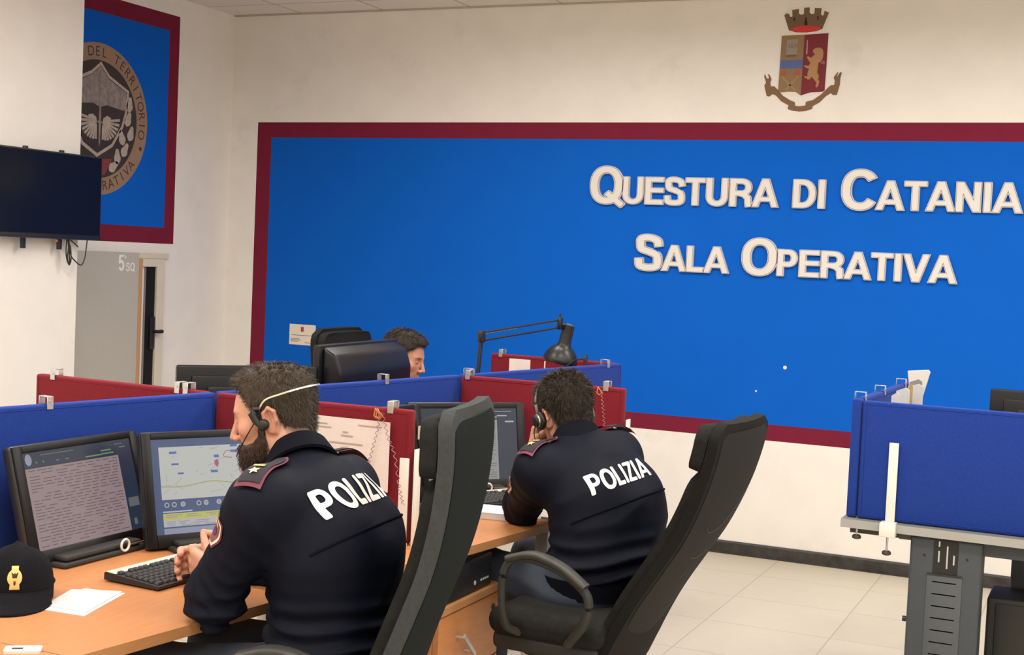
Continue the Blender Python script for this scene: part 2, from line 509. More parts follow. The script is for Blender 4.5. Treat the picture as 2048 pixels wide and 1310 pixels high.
# black rubber skirting on the back wall, with a small lip at the floor
bm = NB()
SK = M('black_skirting', (.035, .031, .027), .55, noise=.45, nscale=22, bump=.2, bscale=60)
sec = [(-.0, 0.0), (.022, 0.0), (.022, .008), (.012, .012), (.010, .062), (.004, .072), (-.0, .072)]
for x0, x1 in ((XL, XR),):
    a = [bm.verts.new((x0, YB - y, z)) for y, z in sec]; b = [bm.verts.new((x1, YB - y, z)) for y, z in sec]
    n = len(sec)
    for k in range(n): bm.faces.new((a[k], b[k], b[(k + 1) % n], a[(k + 1) % n]))
    bm.faces.new(a); bm.faces.new(list(reversed(b)))
bmesh.ops.recalc_face_normals(bm, faces=list(bm.faces))
struct(link('baseboard_back', bm, SK))
# small coving line where the ceiling meets the back wall
bm = NB(); box2(bm, (XL, YB - .012, ZC - .010), (XR, YB, ZC - .001))
struct(link('trim_1', bm, M('ceiling_trim', (.50, .44, .37), .8)))

# ---------------------------------------------------------------- doorway beside the painted emblem
DX = XL
door = bpy.data.objects.new('door_1', None); COL.objects.link(door); door.location = (DX, 6.3, 0); struct(door)
GLASSG = M('grey_door_paint', (.50, .475, .42), .55, noise=.02)
bm = NB(); box2(bm, (.0, -.62, 0), (.022, .245, 1.535), .003); link('leaf', bm, GLASSG, door)
bm = NB(); box2(bm, (.0, .245, 0), (.024, .275, 1.50), .002); link('edge_strip', bm, M('wooden_strip', (.55, .30, .13), .5), door)
CREAM = M('cream_frame', (.70, .64, .52), .5)
bm = NB()
box2(bm, (.0, .408, 0), (.03, .475, 1.50), .004); box2(bm, (.0, .275, 1.452), (.029, .4075, 1.50), .004); box2(bm, (.0, .245, 1.50), (.016, .53, 1.535), .003)
link('frame', bm, CREAM, door)
bm = NB(); box2(bm, (.0, .275, 0), (.006, .31, 1.452)); link('reveal', bm, M('pale_reveal', (.82, .80, .74), .5), door)
bm = NB(); box2(bm, (.0, .31, 0), (.010, .325, 1.452)); link('glazing_bar', bm, M('grey_reveal', (.22, .20, .20), .5), door)
bm = NB(); box2(bm, (.0, .325, 0), (.012, .408, 1.452)); link('dark_opening', bm, M('dark_glazing', (.012, .010, .009), .6, spec=.2), door)
bm = NB(); box2(bm, (.012, .36, .95), (.03, .40, 1.15), .006); cyl(bm, (.03, .38, 1.06), (.075, .38, 1.06), .010); box2(bm, (.06, .38, 1.048), (.08, .425, 1.072), .008)
link('handle', bm, BLACK, door, 40)
# the squad number lettered on the leaf
bm = NB()
def flat_text(bm, body, size, mtx, thick=.0015, off=0.0, mat=0, align='LEFT', space=1.0):
    t = text_mesh(body, size, off, space, align)
    r = bmesh.ops.extrude_face_region(t, geom=list(t.faces))
    for g in r['geom']:
        if isinstance(g, bmesh.types.BMVert): g.co.z += thick
    merge(bm, t, mtx, mat)
def wall_letter(bm, ch, size, mtx, t0, t1, off=0.0, h=.02, mat=0, w=.165):
    v, f = ms_fill(lambda X, Y: letter_sdf(ch, X, Y, w) - off, -.12, LW[ch] + .14, -.16, 1.14, h)
    extrude2d(bm, v, f, mtx, t0, t1, mat, size)
# frame on left wall: x to the right seen from the room = -Y?  (facing -X one sees +Y to the right)
def LWM(y, z, d=.023): return frame((d, y - 6.3, z), (0, 1, 0), (0, 0, 1), (1, 0, 0))
cy = 6.352
wall_letter(bm, '5', .095, LWM(cy, 1.425), 0, .002)
flat_text(bm, 'ª', .07, LWM(cy + .055, 1.468), .002, .001)
wall_letter(bm, 'S', .05, LWM(cy + .070, 1.424), 0, .002); wall_letter(bm, 'Q', .05, LWM(cy + .108, 1.424), 0, .002)
link('lettering', bm, M('white_vinyl', (.85, .84, .80), .6), door)

# ---------------------------------------------------------------- raised letters on the blue wall
LETRIM = M('letter_outline', (.20, .165, .17), .7)
LERIM_W = M('letter_rim', (.60, .57, .58), .7)
ORD = ['first', 'second', 'third', 'fourth', 'fifth', 'sixth', 'seventh', 'eighth', 'ninth']
def sign_line(words, x0, x1, zb0, zb1, hb, hs, wscale):
    # words: list of strings, first letter of capitalised words is big. fit between x0 and x1
    items = []; x = 0
    for wi, (wd, cap) in enumerate(words):
        if wi: x += .42 * hs
        for k, ch in enumerate(wd):
            hh = hb if (k == 0 and cap) else hs
            items.append((wd, k, ch, x, hh)); x += LW[ch] * hh * (.985 if hh == hs else .97)
    sc = (x1 - x0) / x
    for wd, k, ch, xx, hh in items:
        px = x0 + xx * sc; t = (px - x0) / (x1 - x0); z = zb0 + (zb1 - zb0) * t
        m = frame((px, YB, z), (sc, 0, 0), (0, 0, 1), (0, -1, 0))
        bm = NB(); wall_letter(bm, ch, hh, m, 0.0, .018, off=.031)
        o = link('wall_letter', bm, LERIM_W)
        tag(o, 'white raised letter %s, %s letter of %s on the blue wall' % (ch, ORD[k], wd), 'letter', 'raised letters on the blue wall')
        bm = NB(); wall_letter(bm, ch, hh, m, .018, .0188, off=.013, h=.016); r = link('outline', bm, LETRIM, o)
        bm = NB(); wall_letter(bm, ch, hh, m, .0188, .0196, off=.001, h=.016); r = link('face', bm, WHITE, o)
sign_line([('QUESTURA', True), ('DI', False), ('CATANIA', True)], -2.838, -.475, 1.946, 1.95, .205, .150, 1)
sign_line([('SALA', True), ('OPERATIVA', True)], -2.545, -.775, 1.572, 1.574, .195, .142, 1)

# ================================================================ partition screens on the desks
ZD = .73
def spx(y): return -2.600 + .205 * (y - 3.552)          # line of the blue spine
def edx(y): return -2.246 + .14 * y                      # front edge of the officers' desks

def clip_mb(bm, x, y, z, ang):
    """small folded metal clamp riding on the top edge of a screen"""
    m = T((x, y, z), rz=ang)
    box(bm, (0, .019, .004), (.020, .0025, .036), .0006, 1, 0, m)
    box(bm, (0, -.019, .004), (.020, .0025, .036), .0006, 1, 0, m)
    box(bm, (0, 0, .0215), (.020, .040, .0025), .0006, 1, 0, m)
    cyl(bm, (0, -.022, .008), (0, -.019, .008), .004, 8, m=m)

def screen(label, a, b, z0, z1, mat, clips=(), th=.034, group='partition screens between the desks'):
    """fabric screen from plan point a to b; origin at a"""
    a = Vector((a[0], a[1], 0)); b = Vector((b[0], b[1], 0)); d = b - a; L = d.length
    ang = math.atan2(d.y, d.x)
    r = thing('partition_screen', label, 'partition', (a.x, a.y, z0), ang, group)
    h = z1 - z0
    bm = NB(); box2(bm, (0, -th / 2, 0), (L, th / 2, h), .008, 3)
    # stitched piping just inside the edge, on both faces
    for s in (1, -1):
        tube(bm, [(.014, s * th / 2, .012), (L - .014, s * th / 2, .012), (L - .014, s * th / 2, h - .012), (.014, s * th / 2, h - .012)], .0016, 5, up=(0, 1, 0), closed=True)
    link('fabric_panel', bm, mat, r, 40)
    for c in clips:
        bm = NB(); clip_mb(bm, c, 0, h, 0); link('top_clamp', bm, STEEL, r, 40)
    return r

def bracket(r, x, s, z0, z1, th=.034, clampdepth=.03, knob=True, mat=WHITEM):
    """white support bar on face s of the screen, clamped to the desk edge"""
    bm = NB()
    y = s * (th / 2 + .004)
    box2(bm, (x - .015, y - .004, z0), (x + .015, y + .004, z1), .002)
    box2(bm, (x - .045, y + s * .05 - .0, z0 - .001), (x + .02, y, z0 + .008), .002)
    return link('support_bracket', bm, mat, r, 40)

J1 = (spx(3.552), 3.552); J2 = (spx(4.792), 4.792); JE = (spx(5.99), 5.99)
ZT = 1.135
sp1 = screen('blue fabric screen behind the two nearest monitors', (spx(2.32), 2.32), (J1[0], J1[1] - .004), ZD, ZT, BLUE_F, (.64,))
sp2 = screen('blue fabric screen behind the bearded officer, in front of the bulky black monitor', (J1[0] + .0036, J1[1] + .018), (J2[0], J2[1] - .004), ZD, ZT, BLUE_F, (.1, .80))
sp3 = screen('blue fabric screen below the black desk lamp', (J2[0] + .0036, J2[1] + .018), (JE[0], JE[1]), ZD, ZT, BLUE_F, (.05, 1.08))
r1 = screen('red fabric screen holding the taped white sheet', (J1[0] + .02, J1[1] + .002), (-1.895, 3.585), ZD, ZT, RED_F, (.615,))
r2 = screen('red fabric screen behind the head of the officer with black headset', (J2[0] + .02, J2[1] + .0), (-1.653, 4.803), ZD, ZT, RED_F, (.03, .60))
r3 = screen('red fabric screen at far left, in front of the grey door', (-3.352, 3.592), (J1[0] - .022, J1[1] + .002), ZD, ZT, RED_F, (.08, .62, .655))
r4 = screen('red fabric screen below the blue wall, behind the desk lamp', (-2.771, 6.03), (JE[0] - .022, JE[1] + .01), ZD, ZT, RED_F, (.055,))
bm = NB()
for (r, x) in ((r1, .705), (r2, .690)):
    b = bracket(r, x - .035, -1, 0, .262)
    b2 = NB(); x -= .035; box2(b2, (x + .012 + .018, -.02, 0), (x + .018 + .018, .02, .29), .001); link('edge_bracket', b2, WHITEM, r, 40)
bm.free()
# bare patch of torn tape at the end of the first red screen
bm = NB(); box2(bm, (.7055, -.012, .32), (.708, .012, .36), .0005); link('tape_scrap', bm, M('old_tape', (.55, .40, .30), .7), r1)

# ---- right-hand island
RZD = .718
RT = 1.146
rb = screen('wide blue fabric screen on the grey desk at right', (-.812, 5.0), (.62, 5.0), RZD + .002, RT, BLUE_F, (), group='partition screens on the right-hand desk')
rs = screen('short blue fabric side screen running back to the wall at right', (-.835, 4.985), (-.79, 6.16), RZD + .002, RT + .004, BLUE_F, (.06, .42, .86), group='partition screens on the right-hand desk')
def clampbar(r, x, ztop, z0):
    bm = NB(); y = -.024
    box2(bm, (x - .0165, y - .006, z0 - .02), (x + .0165, y, ztop), .002)
    box2(bm, (x - .028, y - .058, z0 - .045), (x + .028, y - .046 + .04, z0 + .006), .004)
    o = link('support_bracket', bm, WHITEM, r, 40)
    return o
bk = clampbar(rb, .118, .285, -.002)
def knob(parent, x, y, z, l):
    bm = NB(); cyl(bm, (x, y, z - l), (x, y, z), .004, 8); link('clamp_screw', bm, STEEL, parent, 40)
    bm = NB(); lathe(bm, [(.010, 0), (.016, .003), (.016, .011), (.012, .015)], 14, T((x, y, z - l - .012))); link('clamp_knob', bm, M('brown_knob', (.035, .022, .018), .5), parent, 50)
knob(bk, .118, -.065, -.045, .055)
knob(rs, -.02, -.03, -.03, .03)

# ================================================================ desks
def desk(label, poly, z, th, mat, edge, legs, beam=None, group=None, cat='desk'):
    cx = sum(p[0] for p in poly) / len(poly); cy = sum(p[1] for p in poly) / len(poly)
    r = thing('desk', label, cat, (cx, cy, 0), 0, group)
    bm = NB()
    P = [(x - cx, y - cy) for x, y in poly]
    t = NB(); prism(t, P, z - th, z)
    t.normal_update()
    for f in t.faces: f.material_index = 0 if abs(f.normal.z) > .5 else 1
    bmesh.ops.recalc_face_normals(t, faces=list(t.faces))
    merge(bm, t, None, None)
    link('desktop', bm, [mat, edge], r)
    for (x, y, sx, sy) in legs:
        bm = NB(); box2(bm, (x - cx - sx / 2, y - cy - sy / 2, 0), (x - cx + sx / 2, y - cy + sy / 2, z - th), .004)
        link('leg', bm, WHITEM, r, 40)
    if beam:
        (x0, y0, x1, y1) = beam
        bm = NB(); a = Vector((x0 - cx, y0 - cy, z - th - .03)); b = Vector((x1 - cx, y1 - cy, z - th - .03))
        sweep(bm, [a, b], [(-.02, -.03), (.02, -.03), (.02, .03), (-.02, .03)]); link('frame_beam', bm, WHITEM, r)
    return r
def row(y0, y1, d=0.0): return [(spx(y0) + .0, y0), (edx(y0) + d, y0), (edx(y1) + d, y1), (spx(y1) + .0, y1)]
DG = 'beech desks of the left-hand island'
desk('beech desk at the lower left edge, carrying the small white tag', row(.95, 2.195), ZD, .026, WOOD, WOOD_E, [(edx(1.0) - .1, 1.05, .05, .05), (spx(1.0) + .1, 1.05, .05, .05)], None, DG)
desk('beech desk with the two touch monitors, keyboard and police cap', row(2.198, 3.53), ZD, .026, WOOD, WOOD_E, [(edx(3.4) - .30, 3.40, .04, .05), (spx(2.3) + .12, 2.3, .04, .05), (spx(3.4) + .1, 3.42, .04, .05)], (spx(2.3) + .25, 2.3, spx(3.4) + .25, 3.42), DG)
desk('beech desk of the officer resting his chin on his hand', row(3.534, 4.205) , ZD, .026, WOOD, WOOD_E, [(edx(4.17) - .04, 4.175, .045, .03), (edx(3.95) - .25, 4.08, .04, .02), (spx(3.7) + .1, 3.7, .04, .05)], (spx(3.7) + .3, 3.7, spx(4.1) + .3, 4.15), DG)
desk('short beech return desk behind the second keyboard', [(spx(4.209), 4.209), (-1.93, 4.209), (-1.86, 4.78), (spx(4.78), 4.78)], ZD, .026, WOOD, WOOD_E, [(spx(4.7) + .1, 4.7, .04, .05), (-1.95, 4.68, .04, .05)], None, DG)
bm = NB(); 
dl = [(-3.28, 3.62), (spx(3.62) - .02, 3.62), (spx(5.99) - .02, 5.99), (-2.84, 5.99)]
desk('beech desk on the far side of the blue screens, under the bulky monitor', dl, ZD, .026, WOOD, WOOD_E, [(-3.2, 3.7, .05, .05), (-2.78, 5.9, .05, .05), (-2.62, 3.7, .05, .05)], None, DG)

# right-hand grey desk with cable column
gd = desk('grey desk with a slotted metal column leg at right', [(-.862, 4.945), (.66, 4.925), (.66, 5.78), (-.85, 5.78)], RZD, .030, GREYL, M('pale_grey_edge', (.36, .36, .34), .45), [])
ox, oy = gd.location.x, gd.location.y
def col_leg(name, lx, ly, w, d, mat, slots=True):
    bm = NB()
    zt = RZD - .032
    box2(bm, (lx - ox, ly - oy, .03), (lx + w - ox, ly + d - oy, zt), .012, 3)
    o = link(name, bm, mat, gd, 40)
    return o
lg = col_leg('column_leg', -.618, 4.965, .245, .12, GREYM)
bm = NB()   # raised cover plate with louvre lips
px0, px1 = -.555 - ox, -.435 - ox; fy = 4.965 - oy
box2(bm, (px0, fy - .004, .05), (px1, fy + .002, .555), .002)
for k in range(11):
    z = .10 + k * .043
    sweep(bm, [(px0 + .02, fy - .004, z), (px1 - .02, fy - .004, z)], [(0, -.002), (-.0018, 0.0), (0, .002)], up=(0, 0, 1))
link('cover_plate', bm, M('cover_grey', (.078, .088, .100), .45), lg, 40)
bm = NB(); box2(bm, (px0 + .018, fy - .002, .558), (px1 - .018, fy + .004, .682), .001)
cyl(bm, (px0 - .012, fy - .003, .62), (px0 - .012, fy + .002, .62), .004, 8); cyl(bm, (px1 + .012, fy - .003, .62), (px1 + .012, fy + .002, .62), .004, 8)
link('cable_opening', bm, M('cable_hole', (.010, .010, .011), .6), lg)
bm = NB()
for xx, z0, z1 in ((.034, .60, .64), (.034, .655, .675), (.062, .58, .66), (.085, .595, .63)): box2(bm, (px0 + xx, fy - .0035, z0), (px0 + xx + .006, fy - .001, z1), .001)
link('connector', bm, STEEL, lg)
bm = NB(); box2(bm, (px0 + .0, fy - .006, .553), (px1 + .0, fy - .002, .559)); link('slot_lip', bm, BLACK, lg)
bm = NB(); box2(bm, (-.84 - ox, 5.02 - oy, RZD - .06), (.62 - ox, 5.07 - oy, RZD - .031), .002); box2(bm, (-.66 - ox, 4.98 - oy, RZD - .055), (-.60 - ox, 5.70 - oy, RZD - .031)); link('frame_beam', bm, M('beam_dark', (.06, .058, .052), .5), gd)
bm = NB(); box2(bm, (-.40 - ox, 5.0 - oy, RZD - .085), (-.15 - ox, 5.04 - oy, RZD - .032), .002); link('frame_rail', bm, GREYM, gd)
col_leg('rear_leg', -.30, 5.35, .17, .10, GREYM)
bm = NB(); box2(bm, (-.62 - ox, 4.70 - oy + .1, 0), (-.38 - ox, 5.70 - oy, .035), .01); link('foot_bar', bm, GREYM, gd, 40)
bm = NB(); cyl(bm, (-.622 - ox, 5.0 - oy, .375), (-.634 - ox, 5.0 - oy, .375), .010, 10); link('side_screw', bm, BLACK, gd, 40)
# dark cabinet under the grey desk
t = thing('computer_tower', 'black computer tower standing under the grey desk at right', 'computer', (-.02, 5.24, 0))
bm = NB(); box2(bm, (-.34, -.13, .0), (.36, .085, .47), .012, 3); link('case', bm, BLACKM, t, 40)
bm = NB(); box2(bm, (-.31, -.136, .02), (.32, -.13, .45), .004); link('front_panel', bm, M('tower_front', (.012, .012, .012), .3), t, 40)
bm = NB(); box2(bm, (-.10, -.139, .36), (.0, -.134, .385), .002); link('drive_slot', bm, BLACK, t)

# ================================================================ monitors
def screen_art(kind, W, H):
    """returns list of (mat, [(x0,y0,x1,y1)...]) in screen units 0..1 for emissive display content"""
    return []
def EM(name, srgb, k=1.0):
    c = lin(srgb); return M(name, (.01, .01, .012), .25, emit=c, estr=k)
def quads(bm, rects, W, H, z, mat=0):
    for x0, y0, x1, y1 in rects:
        vs = [bm.verts.new((x0 * W, y0 * H, z)) for x0, y0 in ((x0, y0), (x1, y0), (x1, y1), (x0, y1))]
        f = bm.faces.new(vs); f.material_index = mat

SCR_NAVY = EM('display_navy', (48, 62, 84)); SCR_ROSE = EM('display_rose', (178, 156, 158)); SCR_LINE = EM('display_rows', (128, 104, 112))
SCR_MAP = EM('display_map', (226, 228, 222)); SCR_ROAD = EM('display_road', (188, 190, 120)); SCR_PINK = EM('display_pink', (232, 200, 208)); SCR_YEL = EM('display_yellow', (226, 222, 120))
SCR_BLUE = EM('display_blue', (84, 106, 148)); SCR_WHITE = EM('display_white', (214, 214, 222)); SCR_GREEN = EM('display_green', (130, 170, 120)); SCR_LILAC = EM('display_lilac', (170, 176, 200)); SCR_SIGN = EM('display_sign', (88, 132, 210)); SCR_RED = EM('display_magenta', (196, 120, 150)); SCR_GREY = EM('display_grey', (176, 176, 172)); SCR_DGREY = EM('display_dark_grey', (120, 122, 124))
rng = random.Random(3)

def art_list(bm, W, H, sheet=0, ink=1, base=2, left=.0, right=.86):
    quads(bm, [(0, 0, 1, 1)], W, H, 0, base)
    quads(bm, [(left, .0, right, .835)], W, H, .0006, sheet)
    rows = 26
    rects = []
    for k in range(rows):
        y = .815 - k * .031
        x = left + .03
        while x < right - .05:
            l = rng.uniform(.04, .11)
            if rng.random() < .86: rects.append((x, y - .009, min(x + l, right - .02), y))
            x += l + rng.uniform(.012, .03)
    quads(bm, rects, W, H, .0012, ink)
def art_map(bm, W, H):
    # 0 navy,1 map,2 road,3 pink,4 yellow,5 white,6 lilac,7 sign,8 red,9 green,10 lines
    quads(bm, [(0, 0, 1, 1)], W, H, 0, 0)
    quads(bm, [(.05, .36, .97, .915)], W, H, .0005, 1)
    def poly(pts, z, mat):
        f = bm.faces.new([bm.verts.new((x * W, y * H, z)) for x, y in pts]); f.material_index = mat
    poly([(.60, .64), (.66, .73), (.76, .76), (.97, .74), (.97, .38), (.80, .40), (.72, .42), (.66, .50), (.61, .55)], .0009, 3)
    poly([(.64, .78), (.72, .74), (.90, .77), (.95, .86), (.74, .84)], .0010, 9)
    def road(pts, wd, mat, z=.0013):
        for (xa, ya), (xb, yb) in zip(pts, pts[1:]):
            dx, dy = (xb - xa) * W, (yb - ya) * H; l = math.hypot(dx, dy) or 1; nx, ny = -dy / l * wd, dx / l * wd
            f = bm.faces.new([bm.verts.new((xa * W + s * nx, ya * H + s * ny, z)) for s in (1, -1)] + [bm.verts.new((xb * W + s * nx, yb * H + s * ny, z)) for s in (-1, 1)]); f.material_index = mat
    road([(p.x, p.y) for p in catmull([(.05, .50, 0), (.2, .49, 0), (.4, .53, 0), (.6, .49, 0), (.8, .48, 0), (.97, .44, 0)], 6)], .0013, 2)
    road([(p.x, p.y) for p in catmull([(.60, .64, 0), (.63, .72, 0), (.62, .80, 0), (.53, .85, 0), (.50, .79, 0), (.56, .77, 0)], 6)], .0011, 8)
    road([(.60, .64), (.66, .50), (.72, .42), (.74, .37)], .0012, 8)
    for k in range(34):
        x, y = rng.uniform(.07, .9), rng.uniform(.4, .89); a = rng.uniform(0, 6.28); l = rng.uniform(.03, .12)
        road([(x, y), (min(max(x + l * math.cos(a), .06), .96), min(max(y + l * math.sin(a) * .8, .38), .9))], .0005, 10, .0011)
    quads(bm, [(.12, .84, .17, .865), (.13, .72, .18, .74), (.17, .62, .21, .64), (.55, .83, .60, .855), (.40, .62, .45, .645), (.43, .78, .465, .81), (.55, .89, .6, .915)], W, H, .0016, 7)
    quads(bm, [(.43, .70, .46, .75), (.44, .68, .455, .76)], W, H, .0016, 8)
    for cx in (.08, .13, .19, .30, .35, .44, .50):
        f = bm.faces.new([bm.verts.new((cx * W + .0075 * math.cos(a), .305 * H + .0075 * math.sin(a), .001)) for a in [2 * PI * k / 12 for k in range(12)]]); f.material_index = 5
        f = bm.faces.new([bm.verts.new((cx * W + .0048 * math.cos(a), .305 * H + .0048 * math.sin(a), .0013)) for a in [2 * PI * k / 12 for k in range(12)]]); f.material_index = 0 if cx < .15 or cx == .30 else 6
    quads(bm, [(.05, .225, .25, .24)], W, H, .001, 5)
    quads(bm, [(.05, .15, .97, .215)], W, H, .0008, 4); quads(bm, [(.05, .075, .97, .15)], W, H, .0008, 5); quads(bm, [(.05, .0, .97, .06)], W, H, .0008, 6)
    rects = []
    for y in (.20, .18, .13, .11, .09):
        x = .07
        while x < .9:
            l = rng.uniform(.04, .12); rects.append((x, y - .008, x + l, y)); x += l + rng.uniform(.02, .06)
    quads(bm, rects, W, H, .0012, 10)
MAPM = [SCR_BLUE, SCR_MAP, SCR_ROAD, SCR_PINK, SCR_YEL, SCR_WHITE, SCR_LILAC, SCR_SIGN, SCR_RED, SCR_GREEN, SCR_GREY]

def allinone(label, pos, rz, tilt, art, mats, W=.50, H=.335, ring=True, sw=.40, sh=.27, lift_=.007):
    """touch all-in-one: local x to viewer's right, -y toward the viewer, display tilted back"""
    r = thing('monitor', label, 'monitor', pos, rz, 'touch monitors on the officers\' desks')
    tm = T((0, 0, lift_), rx=tilt)
    def bx(bm, lo, hi, bev=.004, seg=2, mat=0): box2(bm, lo, hi, bev, seg, mat, tm)
    bm = NB(); bx(bm, (-W / 2, .0, 0), (W / 2, .038, H), .012, 3)
    bx(bm, (-W / 2 + .05, .03, .03), (W / 2 - .08, .046, H - .06), .003, 2)
    h = link('housing', bm, BLACK, r, 40)
    # front bezel ring
    bm = NB(); m0 = .038; zb = H - .024 - sh
    for lo, hi in (((-W / 2 + .002, -.006, .004), (-sw / 2, .004, H - .004)), ((sw / 2, -.006, .004), (W / 2 - .002, .004, H - .004)), ((-sw / 2, -.006, zb + sh), (sw / 2, .004, H - .004)), ((-sw / 2, -.006, .004), (sw / 2, .004, zb))):
        bx(bm, lo, hi, .003)
    link('bezel', bm, GLOSS, h, 40)
    # display
    bm = NB(); art(bm, sw, sh)
    fm = tm @ frame((-sw / 2, -.001, zb), (1, 0, 0), (0, 0, 1), (0, -1, 0))
    bmesh.ops.transform(bm, matrix=fm, verts=list(bm.verts))
    link('display', bm, mats, r)
    # foot: rear prop and front bar
    bm = NB(); sec = rrect(.016, .05, .006, 3)
    box2(bm, (-W / 2 + .06, -.055, 0), (W / 2 - .09, .10, .014), .007, 2)
    box2(bm, (-.09, .05, .01), (.09, .09, .16), .01, 2)
    box2(bm, (-W / 2 + .075, -.045, .015), (W / 2 - .11, .01, .030), .008, 2)
    link('stand', bm, BLACKM, r, 40)
    if ring:
        bm = NB(); c = [(.05 + .016 * math.cos(a), -.052 - .002, .026 + .016 * math.sin(a)) for a in [2 * PI * k / 20 for k in range(20)]]
        tube(bm, c, .0035, 8, up=(0, 1, 0), closed=True); link('ring_emblem', bm, M('ring_silver', (.8, .78, .72), .3), r, 60)
        bm = NB(); box2(bm, (.075, -.0505, .020), (.17, -.046, .025), .001); link('trim_bar', bm, M('dull_bronze', (.20, .14, .09), .4, metal=.5), r)
    return r

def _a1(bm, W, H):
    art_list(bm, W, H, 0, 1, 2, .0, .86)
    quads(bm, [(.70, .90, .80, .915), (.55, .86, .70, .875), (.70, .865, .82, .88)], W, H, .001, 3)
    quads(bm, [(.15, .955, .45, .965), (.05, .90, .075, .94), (.10, .88, .12, .90), (.16, .88, .18, .90), (.28, .875, .31, .89), (.36, .875, .40, .89), (.88, .91, .94, .925), (.84, .95, .92, .96), (.88, .25, .98, .35), (.9, .05, .93, .12)], W, H, .001, 4)
    f = bm.faces.new([bm.verts.new((.045 * W + .012 * math.cos(a), .925 * H + .016 * math.sin(a), .0014)) for a in [2 * PI * k / 14 for k in range(14)]]); f.material_index = 5
allinone('black touch monitor with a rose coloured list, nearest the police cap', (-2.533, 2.955, ZD), math.radians(90 - 1), math.radians(-16), _a1, [SCR_ROSE, SCR_LINE, SCR_NAVY, SCR_GREEN, SCR_DGREY, SCR_LILAC], .485, .325, True, .42, .262)
allinone('black touch monitor showing a road map, in front of the bearded officer', (-2.315, 3.27, ZD), math.radians(60), math.radians(-16), art_map, MAPM, .50, .335, True, .44, .272)
def _a3(bm, W, H):
    art_list(bm, W, H, 0, 1, 2, .0, .80)
    quads(bm, [(.50, .86, .62, .885)], W, H, .0014, 4); quads(bm, [(.64, .86, .80, .885)], W, H, .0014, 3)
    quads(bm, [(.8, .885, .9, .9), (.7, .95, .95, .957), (.88, .80, .97, .82)], W, H, .0014, 4)
allinone('black touch monitor with a grey list, beside the officer with black headset', (-2.140, 4.51, ZD), math.radians(47), math.radians(-13), _a3, [SCR_GREY, SCR_DGREY, SCR_NAVY, SCR_GREEN, SCR_WHITE], .47, .33, True, .40, .265)
allinone('dark touch monitor half hidden behind the nearest office chair', (-2.19, 3.98, ZD), math.radians(79), math.radians(-12), lambda bm, W, H: quads(bm, [(0, 0, 1, 1)], W, H, 0, 0), [GLOSS], .47, .35, True, .40, .265)

def back_monitor(label, pos, rz, W, H, zbot, hood):
    """flat monitor seen from behind; +y local is its back"""
    r = thing('monitor', label, 'monitor', pos, rz)
    bm = NB()
    box2(bm, (-W / 2, -.012, zbot), (W / 2, .018, zbot + H), .008, 2)
    if hood:
        prof = [(.018, zbot + .02), (.075, zbot + .05), (.095, zbot + .11), (.098, zbot + H - .10), (.075, zbot + H - .035), (.018, zbot + H - .006)]
        t = NB(); prism(t, prof, -W / 2 + .03, W / 2 - .02, frame((0, 0, 0), (0, 1, 0), (0, 0, 1), (1, 0, 0)))
        bmesh.ops.recalc_face_normals(t, faces=list(t.faces))
        bmesh.ops.bevel(t, geom=list(t.edges), offset=.012, segments=3, affect='EDGES', profile=.5)
        merge(bm, t)
    else:
        box2(bm, (-W / 2 + .05, .015, zbot + .04), (W / 2 - .05, .03, zbot + H - .035), .006, 2)
        box2(bm, (-W / 2 + .10, .028, zbot + .06), (W / 2 - .10, .05, zbot + H - .07), .01, 2)
    link('housing', bm, M('monitor_back', (.009, .009, .011), .34, spec=.3), r, 40)
    if hood:
        bm = NB(); pts = [(-W / 2 + .05, .10, zbot + .13), (-W / 4, .118, zbot + .088), (0, .122, zbot + .078), (W / 4, .118, zbot + .085), (W / 2 - .05, .10, zbot + .12)]
        tube(bm, catmull(pts, 6), .006, 8); link('carry_handle', bm, M('handle_grey', (.10, .095, .085), .35), r, 60)
    bm = NB(); box2(bm, (-W / 2 + .015, -.016, zbot + .02), (W / 2 - .015, -.011, zbot + H - .015), .001); link('display', bm, GLOSS, r)
    bm = NB(); box2(bm, (-.04, .0, ZD + .012 - ZD), (.04, .03, zbot + .08), .006); link('neck', bm, BLACKM, r, 40)
    bm = NB(); box2(bm, (-.13, -.09, 0), (.13, .11, .014), .006); link('foot', bm, BLACKM, r, 40)
    return r
back_monitor('bulky black monitor seen from behind, beside the face of the seated officer', (-2.655, 4.53, ZD), math.radians(-90 + 1.5), .62, .40, .125, True)
back_monitor('flat black monitor seen from behind, in front of the pale wall', (-2.80, 4.02, ZD), math.radians(-132), .50, .33, .12, False)
back_monitor('thin dark monitor edge above the blue screen at far right', (-.12, 5.62, RZD), math.radians(182), .62, .36, .10, False)

